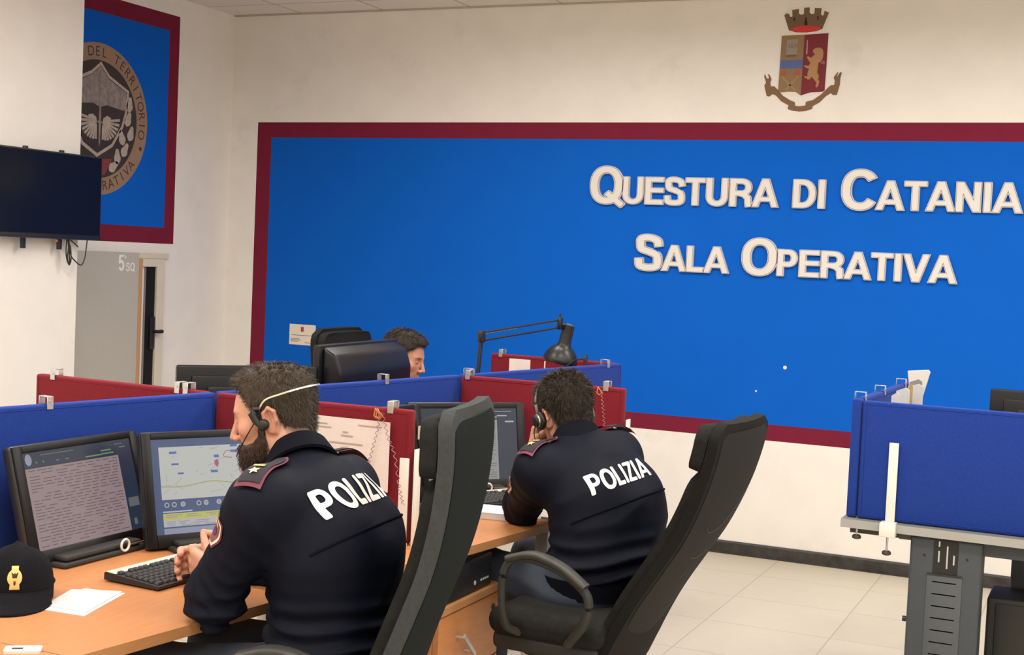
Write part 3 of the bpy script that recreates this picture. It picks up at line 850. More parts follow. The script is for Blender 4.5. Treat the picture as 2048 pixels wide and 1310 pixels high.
# ================================================================ office chairs
FAB = M('chair_mesh', (.0125, .0165, .0175), 1.0, noise=.12, nscale=300, bump=.3, bscale=1500, spec=.1)
FABP = M('chair_pad', (.015, .0148, .014), .95, noise=.2, nscale=60, spec=.2)
RIM = M('chair_rim', (.042, .047, .048), .9, noise=.12, nscale=80, spec=.25)
PLA = M('chair_plastic', (.022, .021, .019), .65, noise=.08, nscale=50)
PROF = [(-.195, .38), (-.205, .46), (-.225, .56), (-.258, .68), (-.302, .80), (-.338, .90), (-.362, 1.00), (-.376, 1.10), (-.380, 1.19), (-.374, 1.27)]
def back_fn(tilt, lift):
    pts = catmull([(0, y, z) for y, z in PROF], 6)
    piv = Vector((0, -.175, .40)); R = Matrix.Rotation(tilt, 3, 'X')
    P = [(R @ (p - piv)) + piv + Vector((0, 0, lift)) for p in pts]
    ln = [0]
    for a, b in zip(P, P[1:]): ln.append(ln[-1] + (b - a).length)
    tot = ln[-1]
    def at(v):
        s = min(max(v, 0), 1) * tot
        for k in range(len(P) - 1):
            if ln[k + 1] >= s or k == len(P) - 2:
                t = (s - ln[k]) / (ln[k + 1] - ln[k]); p = P[k].lerp(P[k + 1], t); d = (P[k + 1] - P[k]).normalized(); break
        n = Vector((0, -d.z, d.y))   # rearward normal
        if n.y > 0: n = -n
        return p, n
    return at
def hw(v):   # half width along the back, v 0 bottom .. 1 top
    w = float(np.interp(v, [0, .06, .14, .3, .55, .8, 1], [.175, .20, .213, .212, .212, .220, .224]))
    return w
def slab_back(bm, at, v0, v1, wf, off, th, crown=.014, nu=14, nv=36, rtop=.05, rbot=.05):
    """thickened curved panel; off = rearward offset"""
    G = []
    for j in range(nv + 1):
        v = v0 + (v1 - v0) * j / nv
        p, n = at(v)
        half = wf(v)
        e = (v1 - v) * .92; e2 = (v - v0) * .92
        if e < rtop: half -= rtop - math.sqrt(max(rtop ** 2 - (rtop - e) ** 2, 0))
        if e2 < rbot: half -= rbot - math.sqrt(max(rbot ** 2 - (rbot - e2) ** 2, 0))
        half = max(half, .01)
        row_ = []
        for i in range(nu + 1):
            u = -1 + 2 * i / nu
            c = p + Vector((u * half, 0, 0)) + n * (off - crown * u * u)
            row_.append((c, n, u))
        G.append(row_)
    def lay(o): return [[bm.verts.new(c + n * (o - (.0))) for c, n, u in r_] for r_ in G]
    A = lay(0); B = lay(-th)
    for j in range(nv):
        for i in range(nu):
            bm.faces.new((A[j][i], A[j + 1][i], A[j + 1][i + 1], A[j][i + 1]))
            bm.faces.new((B[j][i], B[j][i + 1], B[j + 1][i + 1], B[j + 1][i]))
    for j in range(nv):
        bm.faces.new((A[j][0], B[j][0], B[j + 1][0], A[j + 1][0])); bm.faces.new((A[j][nu], A[j + 1][nu], B[j + 1][nu], B[j][nu]))
    for i in range(nu):
        bm.faces.new((A[0][i], A[0][i + 1], B[0][i + 1], B[0][i])); bm.faces.new((A[nv][i], B[nv][i], B[nv][i + 1], A[nv][i + 1]))
    bmesh.ops.recalc_face_normals(bm, faces=list(bm.faces))

def office_chair(label, pos, heading, tilt=0.0, lift=0.0, seat_lift=None, rim=RIM, mesh=FAB, group='high-backed swivel chairs', scuffs=()):
    """heading: degrees left of +Y that the chair faces"""
    r = thing('office_chair', label, 'chair', pos, math.radians(heading), group)
    at = back_fn(tilt, lift)
    sl = lift if seat_lift is None else seat_lift
    bm = NB(); slab_back(bm, at, .0, 1.0, hw, 0, .030, rtop=.055, rbot=.07); fr = link('backrest', bm, rim, r, 50)
    bm = NB(); slab_back(bm, at, .20, .972, lambda v: hw(v) - .021, .0045, .006, rtop=.035, rbot=.10); link('rear_mesh', bm, mesh, fr, 50)
    bm = NB(); slab_back(bm, at, .12, .815, lambda v: hw(v) - .02, -.030, .030, rtop=.06, rbot=.06); link('lumbar_cushion', bm, FABP, fr, 60)
    bm = NB(); slab_back(bm, at, .825, .985, lambda v: hw(v) - .006, -.030, .038, crown=.018, rtop=.05, rbot=.04); link('headrest', bm, FABP, fr, 60)
    for sc_ in scuffs:
        pts = []
        for u, v in sc_:
            p, n = at(v); pts.append(p + Vector((u * hw(v), 0, 0)) + n * (.0056 - .014 * u * u))
        bm = NB(); tube(bm, catmull(pts, 6), .0011, 4); link('scuff_mark', bm, M('scuff_grey', (.085, .080, .070), .9), fr, 60)
    z0 = .42 + sl
    bm = NB(); box2(bm, (-.245, -.22, z0), (.245, .165, z0 + .085), .04, 4); link('seat', bm, FABP, r, 60)
    bm = NB(); box2(bm, (-.225, -.20, z0 - .045), (.225, .15, z0 + .012), .02, 3); sp = link('seat_shell', bm, PLA, r, 50)
    bm = NB(); box2(bm, (-.09, -.13, z0 - .095), (.09, .12, z0 - .04), .02, 2); 
    p, n = at(.03); sweep(bm, [(0, -.05, z0 - .065), (0, -.16, z0 - .062), (0, p.y - .004, p.z - .0)], rrect(.10, .03, .01, 2), up=(0, 0, 1)); link('tilt_mechanism', bm, PLA, r, 50)
    for s in (-1, 1):
        pts = [(s * .235, .055, z0 + .02), (s * .285, .075, z0 + .06), (s * .292, .085, z0 + .18), (s * .288, .060, z0 + .245), (s * .285, -.01, z0 + .256), (s * .283, -.11, z0 + .230), (s * .282, -.185, z0 + .175), (s * .278, -.18, z0 + .10), (s * .235, -.11, z0 + .01)]
        bm = NB(); sweep(bm, catmull(pts, 7), rrect(.030, .022, .009, 3), up=(0, 0, 1)); arm = link('armrest', bm, PLA, r, 60)
        bm = NB(); sweep(bm, catmull([(s * .289, .070, z0 + .250), (s * .286, -.01, z0 + .270), (s * .284, -.10, z0 + .248), (s * .283, -.18, z0 + .198)], 7), rrect(.046, .020, .009, 3), up=(0, 0, 1)); link('arm_pad', bm, M('arm_pad_worn', (.030, .028, .023), .5, noise=.35, nscale=30), arm, 60)
    bm = NB(); cyl(bm, (0, 0, .12), (0, 0, z0 - .06), .026, 16); cyl(bm, (0, 0, .09), (0, 0, .22), .034, 16); link('gas_column', bm, BLACKM, r, 50)
    for k in range(5):
        a = 2 * PI * k / 5 + .3; c, s_ = math.cos(a), math.sin(a)
        bm = NB(); sweep(bm, [(0, 0, .115), (c * .16, s_ * .16, .10), (c * .30, s_ * .30, .078)], rrect(.05, .028, .01, 3), up=(0, 0, 1), scale=lambda t: 1 - .35 * t); lg_ = link('base_arm', bm, PLA, r, 60)
        bm = NB()
        for q in (-.016, .016):
            cyl(bm, (c * .30 - s_ * (q - .009), s_ * .30 + c * (q - .009), .027), (c * .30 - s_ * (q + .009), s_ * .30 + c * (q + .009), .027), .027, 16)
        cyl(bm, (c * .30, s_ * .30, .05), (c * .30, s_ * .30, .085), .008, 8)
        link('caster', bm, BLACK, lg_, 50)
    return r
office_chair('high-backed grey mesh chair of the bearded officer, nearest the camera', (-1.674, 2.708, 0), 103, math.radians(0), .0, .05)
office_chair('high-backed black chair reclined in front of the pale wall, with scuffed back', (-1.490, 3.895, 0), 86, math.radians(12), -.045, .055, rim=M('chair_rim_brown', (.0085, .0078, .0068), .95, noise=.15, nscale=90, spec=.25), scuffs=([(.62, .74), (.5, .68), (.2, .63), (-.2, .62), (-.45, .65)], [(.75, .76), (.62, .67), (.45, .60)], [(.3, .53), (.0, .51), (-.3, .525)], [(-.1, .47), (-.08, .43)], [(.80, .82), (.78, .78)]), mesh=M('chair_mesh_brown', (.0042, .0039, .0033), .95, noise=.15, nscale=300, bump=.3, bscale=1500))
office_chair('black padded chair in front of the blue wall, beside the dark-haired officer', (-3.02, 5.62, 0), -90, math.radians(2), -.03, rim=FABP)

# ================================================================ drawer pedestal and the computer on it
pd = thing('drawer_pedestal', 'beech drawer pedestal under the desk, carrying a black computer', 'cabinet', (-1.74, 3.71, 0))
bm = NB(); box2(bm, (-.52, -.21, .05), (-.022, .21, .545), .002); link('body', bm, WOOD, pd)
bm = NB(); box2(bm, (-.53, -.215, .546), (.004, .215, .572), .003); link('top_panel', bm, WOOD_E, pd)
for k, (z0, z1) in enumerate(((.345, .542), (.145, .342), (.052, .142))):
    bm = NB(); box2(bm, (-.021, -.209, z0), (.0, .209, z1), .002); d = link('drawer', bm, WOOD, pd)
    bm = NB(); zc = (z0 + z1) / 2
    a, b = Vector((.03, -.10, zc + .03)), Vector((.03, -.02, zc - .045))
    sweep(bm, [a, b], rrect(.014, .008, .003, 2), up=(1, 0, 0))
    for q in (.12, .88):
        c = a.lerp(b, q); cyl(bm, (0, c.y, c.z), (.03, c.y, c.z), .005, 8)
    link('handle', bm, STEEL, d, 40)
bm = NB(); cyl(bm, (-.002, .165, .500), (.004, .165, .500), .011, 16); cyl(bm, (.004, .165, .5), (.006, .165, .5), .005, 8); link('lock', bm, M('lock_dark', (.05, .03, .02), .4, metal=.5), pd, 40)
for sx, sy in ((-.45, -.17), (-.45, .17), (-.07, -.17), (-.07, .17)):
    bm = NB(); cyl(bm, (sx, sy - .012, .026), (sx, sy + .012, .026), .026, 14); cyl(bm, (sx, sy, .026), (sx, sy, .052), .010, 8); link('caster', bm, BLACK, pd, 40)
pc = thing('desktop_computer', 'black desktop computer lying on the drawer pedestal', 'computer', (-1.75, 3.70, .572))
bm = NB(); box2(bm, (-.38, -.165, .004), (-.005, .165, .105), .004); link('case', bm, BLACKM, pc, 40)
bm = NB(); box2(bm, (-.006, -.165, .004), (.004, .165, .105), .003)
for k in range(9): box2(bm, (.003, .01, .052 + k * .0055), (.0052, .15, .0545 + k * .0055))
link('front_panel', bm, BLACK, pc, 40)
bm = NB(); cyl(bm, (.004, .045, .03), (.0055, .045, .03), .007, 14); 
for k in range(4): box2(bm, (.004, .085 + k * .016, .028), (.0055, .094 + k * .016, .034))
link('badge_and_ports', bm, M('badge_pale', (.55, .55, .55), .4), pc)
bm = NB(); box2(bm, (-.36, -.15, .105), (-.02, .155, .1065)); link('top_lid', bm, M('lid_grey', (.20, .19, .18), .5), pc)
# dark tower at the near end of the bearded officer's desk
t = thing('computer_tower', 'black computer tower under the near end of the beech desk', 'computer', (-2.18, 2.38, 0))
bm = NB(); box2(bm, (-.22, -.1, .0), (.22, .08, .62), .01, 2); link('case', bm, M('tower_black', (.008, .008, .008), .5), t, 40)
bm = NB(); box2(bm, (.22, -.08, .03), (.226, .06, .58), .003); link('front_panel', bm, GLOSS, t, 40)

# ================================================================ television on the near wall
tv = thing('television', 'black flat television on the pale wall below the round emblem', 'television', (-4.965, 5.355, 1.817))
bm = NB(); box2(bm, (-.035, -.3875, -.222), (0, .3875, .222), .006, 2); link('housing', bm, BLACK, tv, 40)
bm = NB(); box2(bm, (-.0005, -.378, -.196), (.0015, .378, .214), .001); link('display', bm, M('tv_glass', (.006, .006, .007), .16, spec=.35), tv)
bm = NB(); box2(bm, (-.004, -.385, -.220), (.004, .385, -.200), .002); link('lower_bezel', bm, M('tv_bezel', (.015, .015, .015), .35), tv, 40)
for y in (-.13, .125):
    bm = NB(); box2(bm, (-.05, y - .014, -.275), (-.034, y + .014, .236), .004); link('mount_rail', bm, M('mount_black', (.02, .02, .022), .4), tv, 40)
bm = NB(); box2(bm, (-.0835, -.2, -.06), (-.05, .2, .06), .003); link('wall_plate', bm, M('mount_black', (.02, .02, .022), .4), tv)
bm = NB(); cyl(bm, (-.03, .09, -.224), (-.03, .09, -.236), .008, 10); link('indicator', bm, M('orange_indicator', (.75, .30, .08), .4), tv, 40)
bm = NB()
for k, pts in enumerate(([(-.02, .165, -.22), (-.02, .17, -.26), (-.02, .165, -.31), (-.018, .172, -.345), (-.016, .184, -.34), (-.016, .186, -.30), (-.02, .182, -.25)],
                         [(-.02, .170, -.22), (-.02, .180, -.27), (-.016, .190, -.31), (-.014, .22, -.335), (-.012, .25, -.352), (-.012, .27, -.345), (-.015, .29, -.31), (-.02, .305, -.25), (-.02, .31, -.215)],
                         [(-.02, .18, -.222), (-.018, .20, -.235), (-.016, .225, -.25), (-.016, .235, -.258)],
                         [(-.022, .16, -.22), (-.022, .155, -.28), (-.022, .165, -.33), (-.018, .18, -.352), (-.018, .175, -.30), (-.02, .175, -.24)])):
    tube(bm, catmull(pts, 6), .0035, 6)
link('cable', bm, BLACK, tv, 60)

# ================================================================ people: smooth distance-field bodies
A3 = lambda *v: np.array(v, dtype=np.float64)
def nrm(v): v = np.asarray(v, float); return v / np.linalg.norm(v)
def rc(p, a, b, ra, rb):
    ab = b - a; q = p - a
    h = np.clip(q @ ab / (ab @ ab), 0, 1)
    return np.linalg.norm(q - h[:, None] * ab, axis=1) - (ra + (rb - ra) * h)
def el(p, c, rad, R=None):
    q = p - c
    if R is not None: q = q @ R           # columns of R are the axes
    k0 = np.linalg.norm(q / rad, axis=1); k1 = np.linalg.norm(q / (np.asarray(rad) ** 2), axis=1)
    return k0 * (k0 - 1) / np.maximum(k1, 1e-9)
def ec(p, a, b, side, wa, da, wb, db):
    ab = b - a; L2 = ab @ ab; q = p - a
    h = np.clip(q @ ab / L2, 0, 1)
    o = q - h[:, None] * ab
    s = side - ab * (side @ ab) / L2; s = s / np.linalg.norm(s)
    u = o @ s; v = np.sqrt(np.maximum((o * o).sum(1) - u * u, 0))
    W = wa + (wb - wa) * h; D = da + (db - da) * h
    k0 = np.sqrt((u / W) ** 2 + (v / D) ** 2); k1 = np.sqrt((u / W ** 2) ** 2 + (v / D ** 2) ** 2)
    return k0 * (k0 - 1) / np.maximum(k1, 1e-9)
def smin(a, b, k):
    h = np.clip(.5 + .5 * (b - a) / k, 0, 1)
    return b * (1 - h) + a * h - k * h * (1 - h)
def smax(a, b, k): return -smin(-a, -b, k)
_rg = np.random.RandomState(5)
_ND = _rg.normal(size=(10, 3)); _ND /= np.linalg.norm(_ND, axis=1)[:, None]; _NP = _rg.uniform(0, 6.28, 10)
def wob(p, f):
    """cheap smooth noise, about -1..1"""
    s = 0
    for k in range(10): s = s + np.sin((p @ _ND[k]) * f * (.7 + .09 * k) + _NP[k])
    return s / 4.5

def sdf_mesh(fn, lo, hi, h, B=4):
    lo = np.asarray(lo, float); hi = np.asarray(hi, float)
    nb = np.ceil((hi - lo) / (h * B)).astype(int) + 1
    n = nb * B
    g = [lo[k] + h * B * (np.arange(nb[k]) + .5) - h / 2 for k in range(3)]
    C = np.stack(np.meshgrid(*g, indexing='ij'), -1).reshape(-1, 3)
    d = fn(C)
    act = np.abs(d) < h * B * .87 * 1.7 + .004
    F = np.repeat(np.repeat(np.repeat(np.where(d > 0, 1., -1.).reshape(nb).astype(np.float32), B, 0), B, 1), B, 2)
    idx = np.argwhere(act.reshape(nb))
    off = np.stack(np.meshgrid(*[np.arange(B)] * 3, indexing='ij'), -1).reshape(-1, 3)
    I = (idx[:, None, :] * B + off[None]).reshape(-1, 3)
    vals = np.empty(len(I), np.float32)
    for s in range(0, len(I), 400000):
        vals[s:s + 400000] = fn(lo + I[s:s + 400000] * h)
    F[I[:, 0], I[:, 1], I[:, 2]] = vals
    In = F < 0
    c = lambda i, j, k: In[i:n[0] - 1 + i, j:n[1] - 1 + j, k:n[2] - 1 + k]
    allo = c(0, 0, 0).copy(); anyo = c(0, 0, 0).copy()
    for i, j, k in [(0, 0, 1), (0, 1, 0), (0, 1, 1), (1, 0, 0), (1, 0, 1), (1, 1, 0), (1, 1, 1)]:
        allo &= c(i, j, k); anyo |= c(i, j, k)
    cells = np.argwhere(anyo & ~allo)
    cid = -np.ones(tuple(n - 1), np.int32); cid[cells[:, 0], cells[:, 1], cells[:, 2]] = np.arange(len(cells))
    acc = np.zeros((len(cells), 3)); cnt = np.zeros(len(cells))
    corners = [(i, j, k) for i in (0, 1) for j in (0, 1) for k in (0, 1)]
    for a in corners:
        for ax in range(3):
            if a[ax]: continue
            b = list(a); b[ax] = 1
            fa = F[cells[:, 0] + a[0], cells[:, 1] + a[1], cells[:, 2] + a[2]]; fb = F[cells[:, 0] + b[0], cells[:, 1] + b[1], cells[:, 2] + b[2]]
            m = (fa < 0) != (fb < 0)
            t = np.where(m, fa / np.where(m, fa - fb, 1), 0)
            pt = np.tile(np.array(a, float), (len(cells), 1)); pt[:, ax] += t
            acc[m] += pt[m]; cnt[m] += 1
    V = lo + (cells + acc / cnt[:, None]) * h
    quads_ = []
    for ax in range(3):
        u, v = [(1, 2), (2, 0), (0, 1)][ax]
        sl0 = [slice(None)] * 3; sl1 = [slice(None)] * 3
        sl0[ax] = slice(0, n[ax] - 1); sl1[ax] = slice(1, n[ax])
        ch = In[tuple(sl0)] != In[tuple(sl1)]
        E = np.argwhere(ch)
        ok = (E[:, u] > 0) & (E[:, v] > 0) & (E[:, u] < n[u] - 1) & (E[:, v] < n[v] - 1)
        E = E[ok]
        ids = []
        for du, dv in ((-1, -1), (0, -1), (0, 0), (-1, 0)):
            q = E.copy(); q[:, u] += du; q[:, v] += dv
            ids.append(cid[q[:, 0], q[:, 1], q[:, 2]])
        Q = np.stack(ids, 1)
        flip = ~In[E[:, 0], E[:, 1], E[:, 2]]
        Q[flip] = Q[flip][:, ::-1]
        quads_.append(Q)
    Q = np.concatenate(quads_); Q = Q[(Q >= 0).all(1)]
    return V, Q

def np_obj(name, V, Q, mats, parent, origin, col=None):
    me = bpy.data.meshes.new(name)
    me.from_pydata((V - origin).tolist(), [], Q.tolist())
    me.polygons.foreach_set('use_smooth', [True] * len(me.polygons))
    for m in (mats if isinstance(mats, (list, tuple)) else [mats]): me.materials.append(m)
    if col is not None:
        at = me.color_attributes.new('Col', 'FLOAT_COLOR', 'POINT')
        c4 = np.concatenate([col, np.ones((len(col), 1))], 1).astype(np.float32)
        at.data.foreach_set('color', c4.ravel())
    o = bpy.data.objects.new(name, me); COL.objects.link(o); o.parent = parent
    return o
def join_vq(parts):
    Vs, Qs, n = [], [], 0
    for V, Q in parts: Vs.append(V); Qs.append(Q + n); n += len(V)
    return np.concatenate(Vs), np.concatenate(Qs)

# ---------------------------------------------------------------- heads (local: x = person's right, y = forward, z = up)
def head_sdf(q, jaw=1.0):
    x = np.abs(q[:, 0]); p = np.stack([x, q[:, 1], q[:, 2]], 1)
    d = el(p, A3(0, -.014, .046), (.0775, .100, .086))
    d = smin(d, el(p, A3(0, .030, .000), (.064, .066, .088)), .03)
    d = smin(d, el(p, A3(0, .036, -.062), (.052 * jaw, .052, .046)), .03)
    d = smin(d, rc(p, A3(.050 * jaw, -.004, -.052), A3(.014, .078, -.093), .018, .015), .028)
    d = smin(d, el(p, A3(0, .076, -.093), (.024, .017, .017)), .022)
    d = smin(d, el(p, A3(.046, .054, -.014), (.022, .026, .020)), .022)
    d = smin(d, rc(p, A3(.0, .087, .030), A3(.036, .074, .033), .011, .011), .016)
    d = smax(d, -el(p, A3(.031, .099, .012), (.019, .016, .012)), .016)
    d = smin(d, el(p, A3(.031, .0745, .011), (.0150, .0135, .0130)), .004)
    d = smin(d, rc(p, A3(0, .090, .024), A3(0, .1165, -.026), .0075, .0098), .010)
    d = smin(d, el(p, A3(.0115, .1035, -.031), (.0085, .0105, .0080)), .007)
    d = smax(d, -el(p, A3(.0075, .1085, -.0405), (.0042, .006, .0045)), .004)
    d = smin(d, rc(p, A3(0, .0985, -.0585), A3(.022, .086, -.062), .0062, .0035), .007)
    d = smin(d, rc(p, A3(0, .0975, -.0705), A3(.020, .086, -.0655), .0075, .0038), .007)
    d = smax(d, -rc(p, A3(0, .1065, -.0645), A3(.024, .0905, -.0638), .0022, .0018), .004)
    d = smax(d, -el(p, A3(0, .1055, -.079), (.018, .006, .0035)), .006)
    # ears
    e = el(p, A3(.079, -.018, -.002), (.0085, .019, .033), np.array([[.93, .36, 0], [-.36, .93, 0], [0, 0, 1.]]))
    for a, b in (((.083, .000, -.004), (.087, -.004, .018)), ((.087, -.004, .018), (.091, -.020, .029)), ((.091, -.020, .029), (.093, -.034, .018)), ((.093, -.034, .018), (.088, -.034, -.006)), ((.088, -.034, -.006), (.081, -.020, -.030)), ((.081, -.020, -.030), (.077, -.006, -.030))):
        e = smin(e, rc(p, A3(*a), A3(*b), .0042, .0042), .005)
    e = smax(e, -el(p, A3(.091, -.015, -.001), (.009, .010, .019), np.array([[.93, .36, 0], [-.36, .93, 0], [0, 0, 1.]])), .004)
    return smin(d, e, .007)

def hair_terms(q):
    x = np.abs(q[:, 0]); th = np.degrees(np.arctan2(x, q[:, 1] + .012)); return th
HAIRLINE = ([0, 18, 32, 42, 52, 62, 74, 86, 96, 106, 118, 132, 150, 180], [.088, .092, .086, .066, .058, .030, -.014, -.022, .030, .018, -.035, -.066, -.082, -.086])
def hair_amount(q, line, soft=.014):
    th = hair_terms(q)
    return np.clip((q[:, 2] - np.interp(th, *line)) / soft, -1, 1)
BEARDLINE = ([0, 16, 28, 45, 56, 63, 70, 77, 83, 180], [-.040, -.044, -.052, -.048, -.036, -.008, .0, -.055, -.2, -.2])
def beard_amount(q, soft=.012):
    th = hair_terms(q)
    b = np.clip((np.interp(th, *BEARDLINE) - q[:, 2]) / soft, -1, 1)
    mouth = np.clip(1 - np.hypot(q[:, 0] / .021, (q[:, 2] + .0655) / .0095), -1, 1) * (q[:, 1] > .05)
    return np.minimum(b, -mouth * 2 + .6)

SKIN = M('skin', (.55, .28, .19), .48, noise=.05, nscale=120, attr='Col', spec=.35)
def hair_mat(name, col, rough=.55):
    return M(name, col, rough, noise=.35, nscale=160, stretch=(1, 1, .35), spec=.35)

def blades(V, Q, mask, n, ln, wd, dirfn, seed, curl=.25):
    """short tapered hair blades rooted on a surface -> verts, faces(quads/tri as quads)"""
    r = np.random.RandomState(seed)
    ok = np.nonzero(mask[Q].min(1) > 0)[0]
    if not len(ok): return np.zeros((0, 3)), np.zeros((0, 4), int)
    fi = r.choice(ok, n)
    q = V[Q[fi]]; a, b = r.rand(n, 1), r.rand(n, 1)
    p = q[:, 0] * (1 - a) * (1 - b) + q[:, 1] * a * (1 - b) + q[:, 2] * a * b + q[:, 3] * (1 - a) * b
    nv = np.cross(q[:, 1] - q[:, 0], q[:, 3] - q[:, 0]); nv /= np.linalg.norm(nv, axis=1)[:, None] + 1e-12
    d = dirfn(p, nv) + r.normal(size=(n, 3)) * curl; d /= np.linalg.norm(d, axis=1)[:, None]
    s = np.cross(d, nv + r.normal(size=(n, 3)) * .3); s /= np.linalg.norm(s, axis=1)[:, None] + 1e-12
    L = ln * r.uniform(.6, 1.25, (n, 1)); W = wd * r.uniform(.7, 1.2, (n, 1))
    m = p + d * L * .55 + nv * L * .06; t = p + d * L - nv * L * .02
    p = p - nv * .0015
    VV = np.stack([p - s * W, p + s * W, m + s * W * .8, m - s * W * .8, t + s * W * .15, t - s * W * .15], 1).reshape(-1, 3)
    k = np.arange(n)[:, None] * 6
    FF = np.concatenate([k + np.array([[0, 1, 2, 3]]), k + np.array([[3, 2, 4, 5]])])
    return VV, FF

def make_head(root, org, spec, neck_prims):
    """returns (V,Q,col) of head+neck skin in world space, and adds hair / beard children to root"""
    c = spec['head']; R = spec['headR']; sc = spec.get('hs', 1.0)
    tol = lambda P: ((P - c) @ R) / sc
    def fn(P):
        d = head_sdf(tol(P), spec.get('jaw', 1)) * sc
        for (a, b, ra, rb) in neck_prims: d = smin(d, rc(P, a, b, ra, rb), .03)
        return d
    lo = c - .20; hi = c + .18; lo[2] = min(lo[2], min(n_[0][2] for n_ in neck_prims) - .06)
    V, Q = sdf_mesh(fn, lo, hi, .0026)
    q = tol(V)
    base = np.array(spec['skin'])
    col = np.tile(base, (len(V), 1))
    red = np.exp(-((np.abs(q[:, 0]) - .045) ** 2 / .0004 + (q[:, 1] - .07) ** 2 / .001 + (q[:, 2] + .02) ** 2 / .0006)) * .5
    red += np.exp(-(q[:, 0] ** 2 + (q[:, 1] - .12) ** 2 + (q[:, 2] + .03) ** 2) / .0004) * .6 + (np.abs(q[:, 0]) > .079) * .45
    lips = np.clip(1.2 - np.hypot(q[:, 0] / .024, (q[:, 2] + .0655) / .010), 0, 1) * (q[:, 1] > .07)
    col *= 1 - np.stack([red * .02, red * .22, red * .22], 1)
    col *= 1 - np.stack([lips * .15, lips * .40, lips * .34], 1)
    hc = np.array(spec['hair'])
    st = np.clip(beard_amount(q), 0, 1) * spec['stubble']
    brow = np.clip(1.3 - np.hypot((np.abs(q[:, 0]) - .032) / .020, (q[:, 2] - .033 + (np.abs(q[:, 0]) - .03) ** 2 * 4) / .0055), 0, 1) * (q[:, 1] > .05)
    lash = np.clip(1.3 - np.hypot((np.abs(q[:, 0]) - .031) / .014, (q[:, 2] - .006) / .0026), 0, 1) * (q[:, 1] > .06) * .75
    ha = np.clip(hair_amount(q, spec['line'], .02) * .5 + .5, 0, 1) * (np.abs(q[:, 0]) < .081) * .75
    for a_ in (st, brow * .85, lash, ha): col = col * (1 - a_[:, None]) + hc * a_[:, None]
    # hair
    T0 = spec['thick']
    def thickness(qq):
        x = qq[:, 0]
        am = hair_amount(qq, spec['line'])
        top = np.clip((qq[:, 2] - .03) / .09, 0, 1); back = np.clip(-qq[:, 1] / .1, 0, 1); front = np.clip(qq[:, 1] / .08, 0, 1)
        t = T0[0] + (T0[1] - T0[0]) * top + T0[2] * front * top
        if 'thin' in spec:
            b0, r0, k0 = spec['thin']; t = t - k0 * np.exp(-((qq - b0) ** 2).sum(1) / r0 ** 2)
        n1 = wob(qq * np.array([1, .55, 1.]), 150) * .0022 + wob(qq * np.array([1.2, .6, .8]), 330) * .0010
        return np.where(am > 0, t * np.sqrt(np.clip(am, 0, 1)) + n1 * spec.get('mess', 1), -.006)
    def hfn(P):
        qq = tol(P); 
        dd = el(np.stack([np.abs(qq[:, 0]), qq[:, 1], qq[:, 2]], 1), A3(0, -.014, .046), (.0775, .100, .086))
        dd = smin(dd, el(qq, A3(0, .030, .000), (.064, .066, .088)), .03)
        dd = smin(dd, rc(qq, A3(0, -.045, -.02), A3(0, -.038, -.10), .052, .050), .03)
        return (dd - thickness(qq)) * sc
    HV, HQ = sdf_mesh(hfn, c - .19, c + .19, .0030)
    hq = tol(HV); am = hair_amount(hq, spec['line'])
    keep = (am[HQ].max(1) > -.02)
    HQ2 = HQ[keep]; used = np.unique(HQ2); mp = -np.ones(len(HV), int); mp[used] = np.arange(len(used)); HV2 = HV[used]; HQ2 = mp[HQ2]
    def hdir(p, nv):
        qq = (p - c) @ R
        cr = np.array([0, -.035, .115]); flow = qq - cr; flow = flow - ((flow * (nv @ R)).sum(1))[:, None] * (nv @ R)
        flow /= np.linalg.norm(flow, axis=1)[:, None] + 1e-9
        tilt = spec.get('lift', .55)
        return (flow @ R.T) + nv * tilt
    BV, BQ = blades(HV2, HQ2, am[used] > .05, spec.get('nblade', 9000), spec.get('blen', .014), .00055, hdir, 11, spec.get('curl', .35))
    HVj, HQj = join_vq([(HV2, HQ2), (BV, BQ)])
    np_obj('hair', HVj, HQj, spec['hairmat'], root, org)
    if spec.get('beard'):
        def bfn(P):
            qq = tol(P); return head_sdf(qq, spec.get('jaw', 1)) * sc - np.where(beard_amount(qq) > 0, spec['beard'] * np.clip(beard_amount(qq), 0, 1) * (.35 + .65 * np.clip((-.02 - qq[:, 2]) / .05, 0, 1)) + wob(qq, 300) * .0012, -.004)
        V2, Q2 = sdf_mesh(bfn, c - .17, c + .15, .0030)
        bq = tol(V2); ba = beard_amount(bq); keep = ba[Q2].max(1) > 0
        Q2 = Q2[keep]; used = np.unique(Q2); mp = -np.ones(len(V2), int); mp[used] = np.arange(len(used)); V2 = V2[used]; Q2 = mp[Q2]
        def bdir(p, nv): return nv * .5 + (np.array([0, .25, -1.]) @ R.T)
        bv, bf = blades(V2, Q2, ba[used] > .1, 4500, .010, .0005, bdir, 4, .35)
        Vj, Qj = join_vq([(V2, Q2), (bv, bf)])
        np_obj('beard', Vj, Qj, spec['beardmat'], root, org)
    # eyes
    for s in (-1, 1):
        bm = NB(); t = NB(); bmesh.ops.create_uvsphere(t, u_segments=20, v_segments=14, radius=.0118)
        for f in t.faces:
            cc = f.calc_center_median(); f.material_index = 2 if math.hypot(cc.x, cc.y) < .0028 and cc.z > 0 else (1 if math.hypot(cc.x, cc.y) < .0058 and cc.z > 0 else 0)
        merge(bm, t, None, None)
        o = link('eye', bm, [M('eye_white', (.36, .32, .29), .35), M('iris_brown', (.07, .03, .015), .2), M('pupil', (.004, .004, .004), .15)], root, 60)
        pos = c + R @ (np.array([s * .031, .0752, .0100]) * sc)
        fw = R @ nrm(np.array([0, 1, -.35])); up = R @ np.array([0, 0, 1.]); sd = nrm(np.cross(up, fw)); up = np.cross(fw, sd)
        o.matrix_local = frame(pos - org, sd, up, fw)
    return V, Q, col

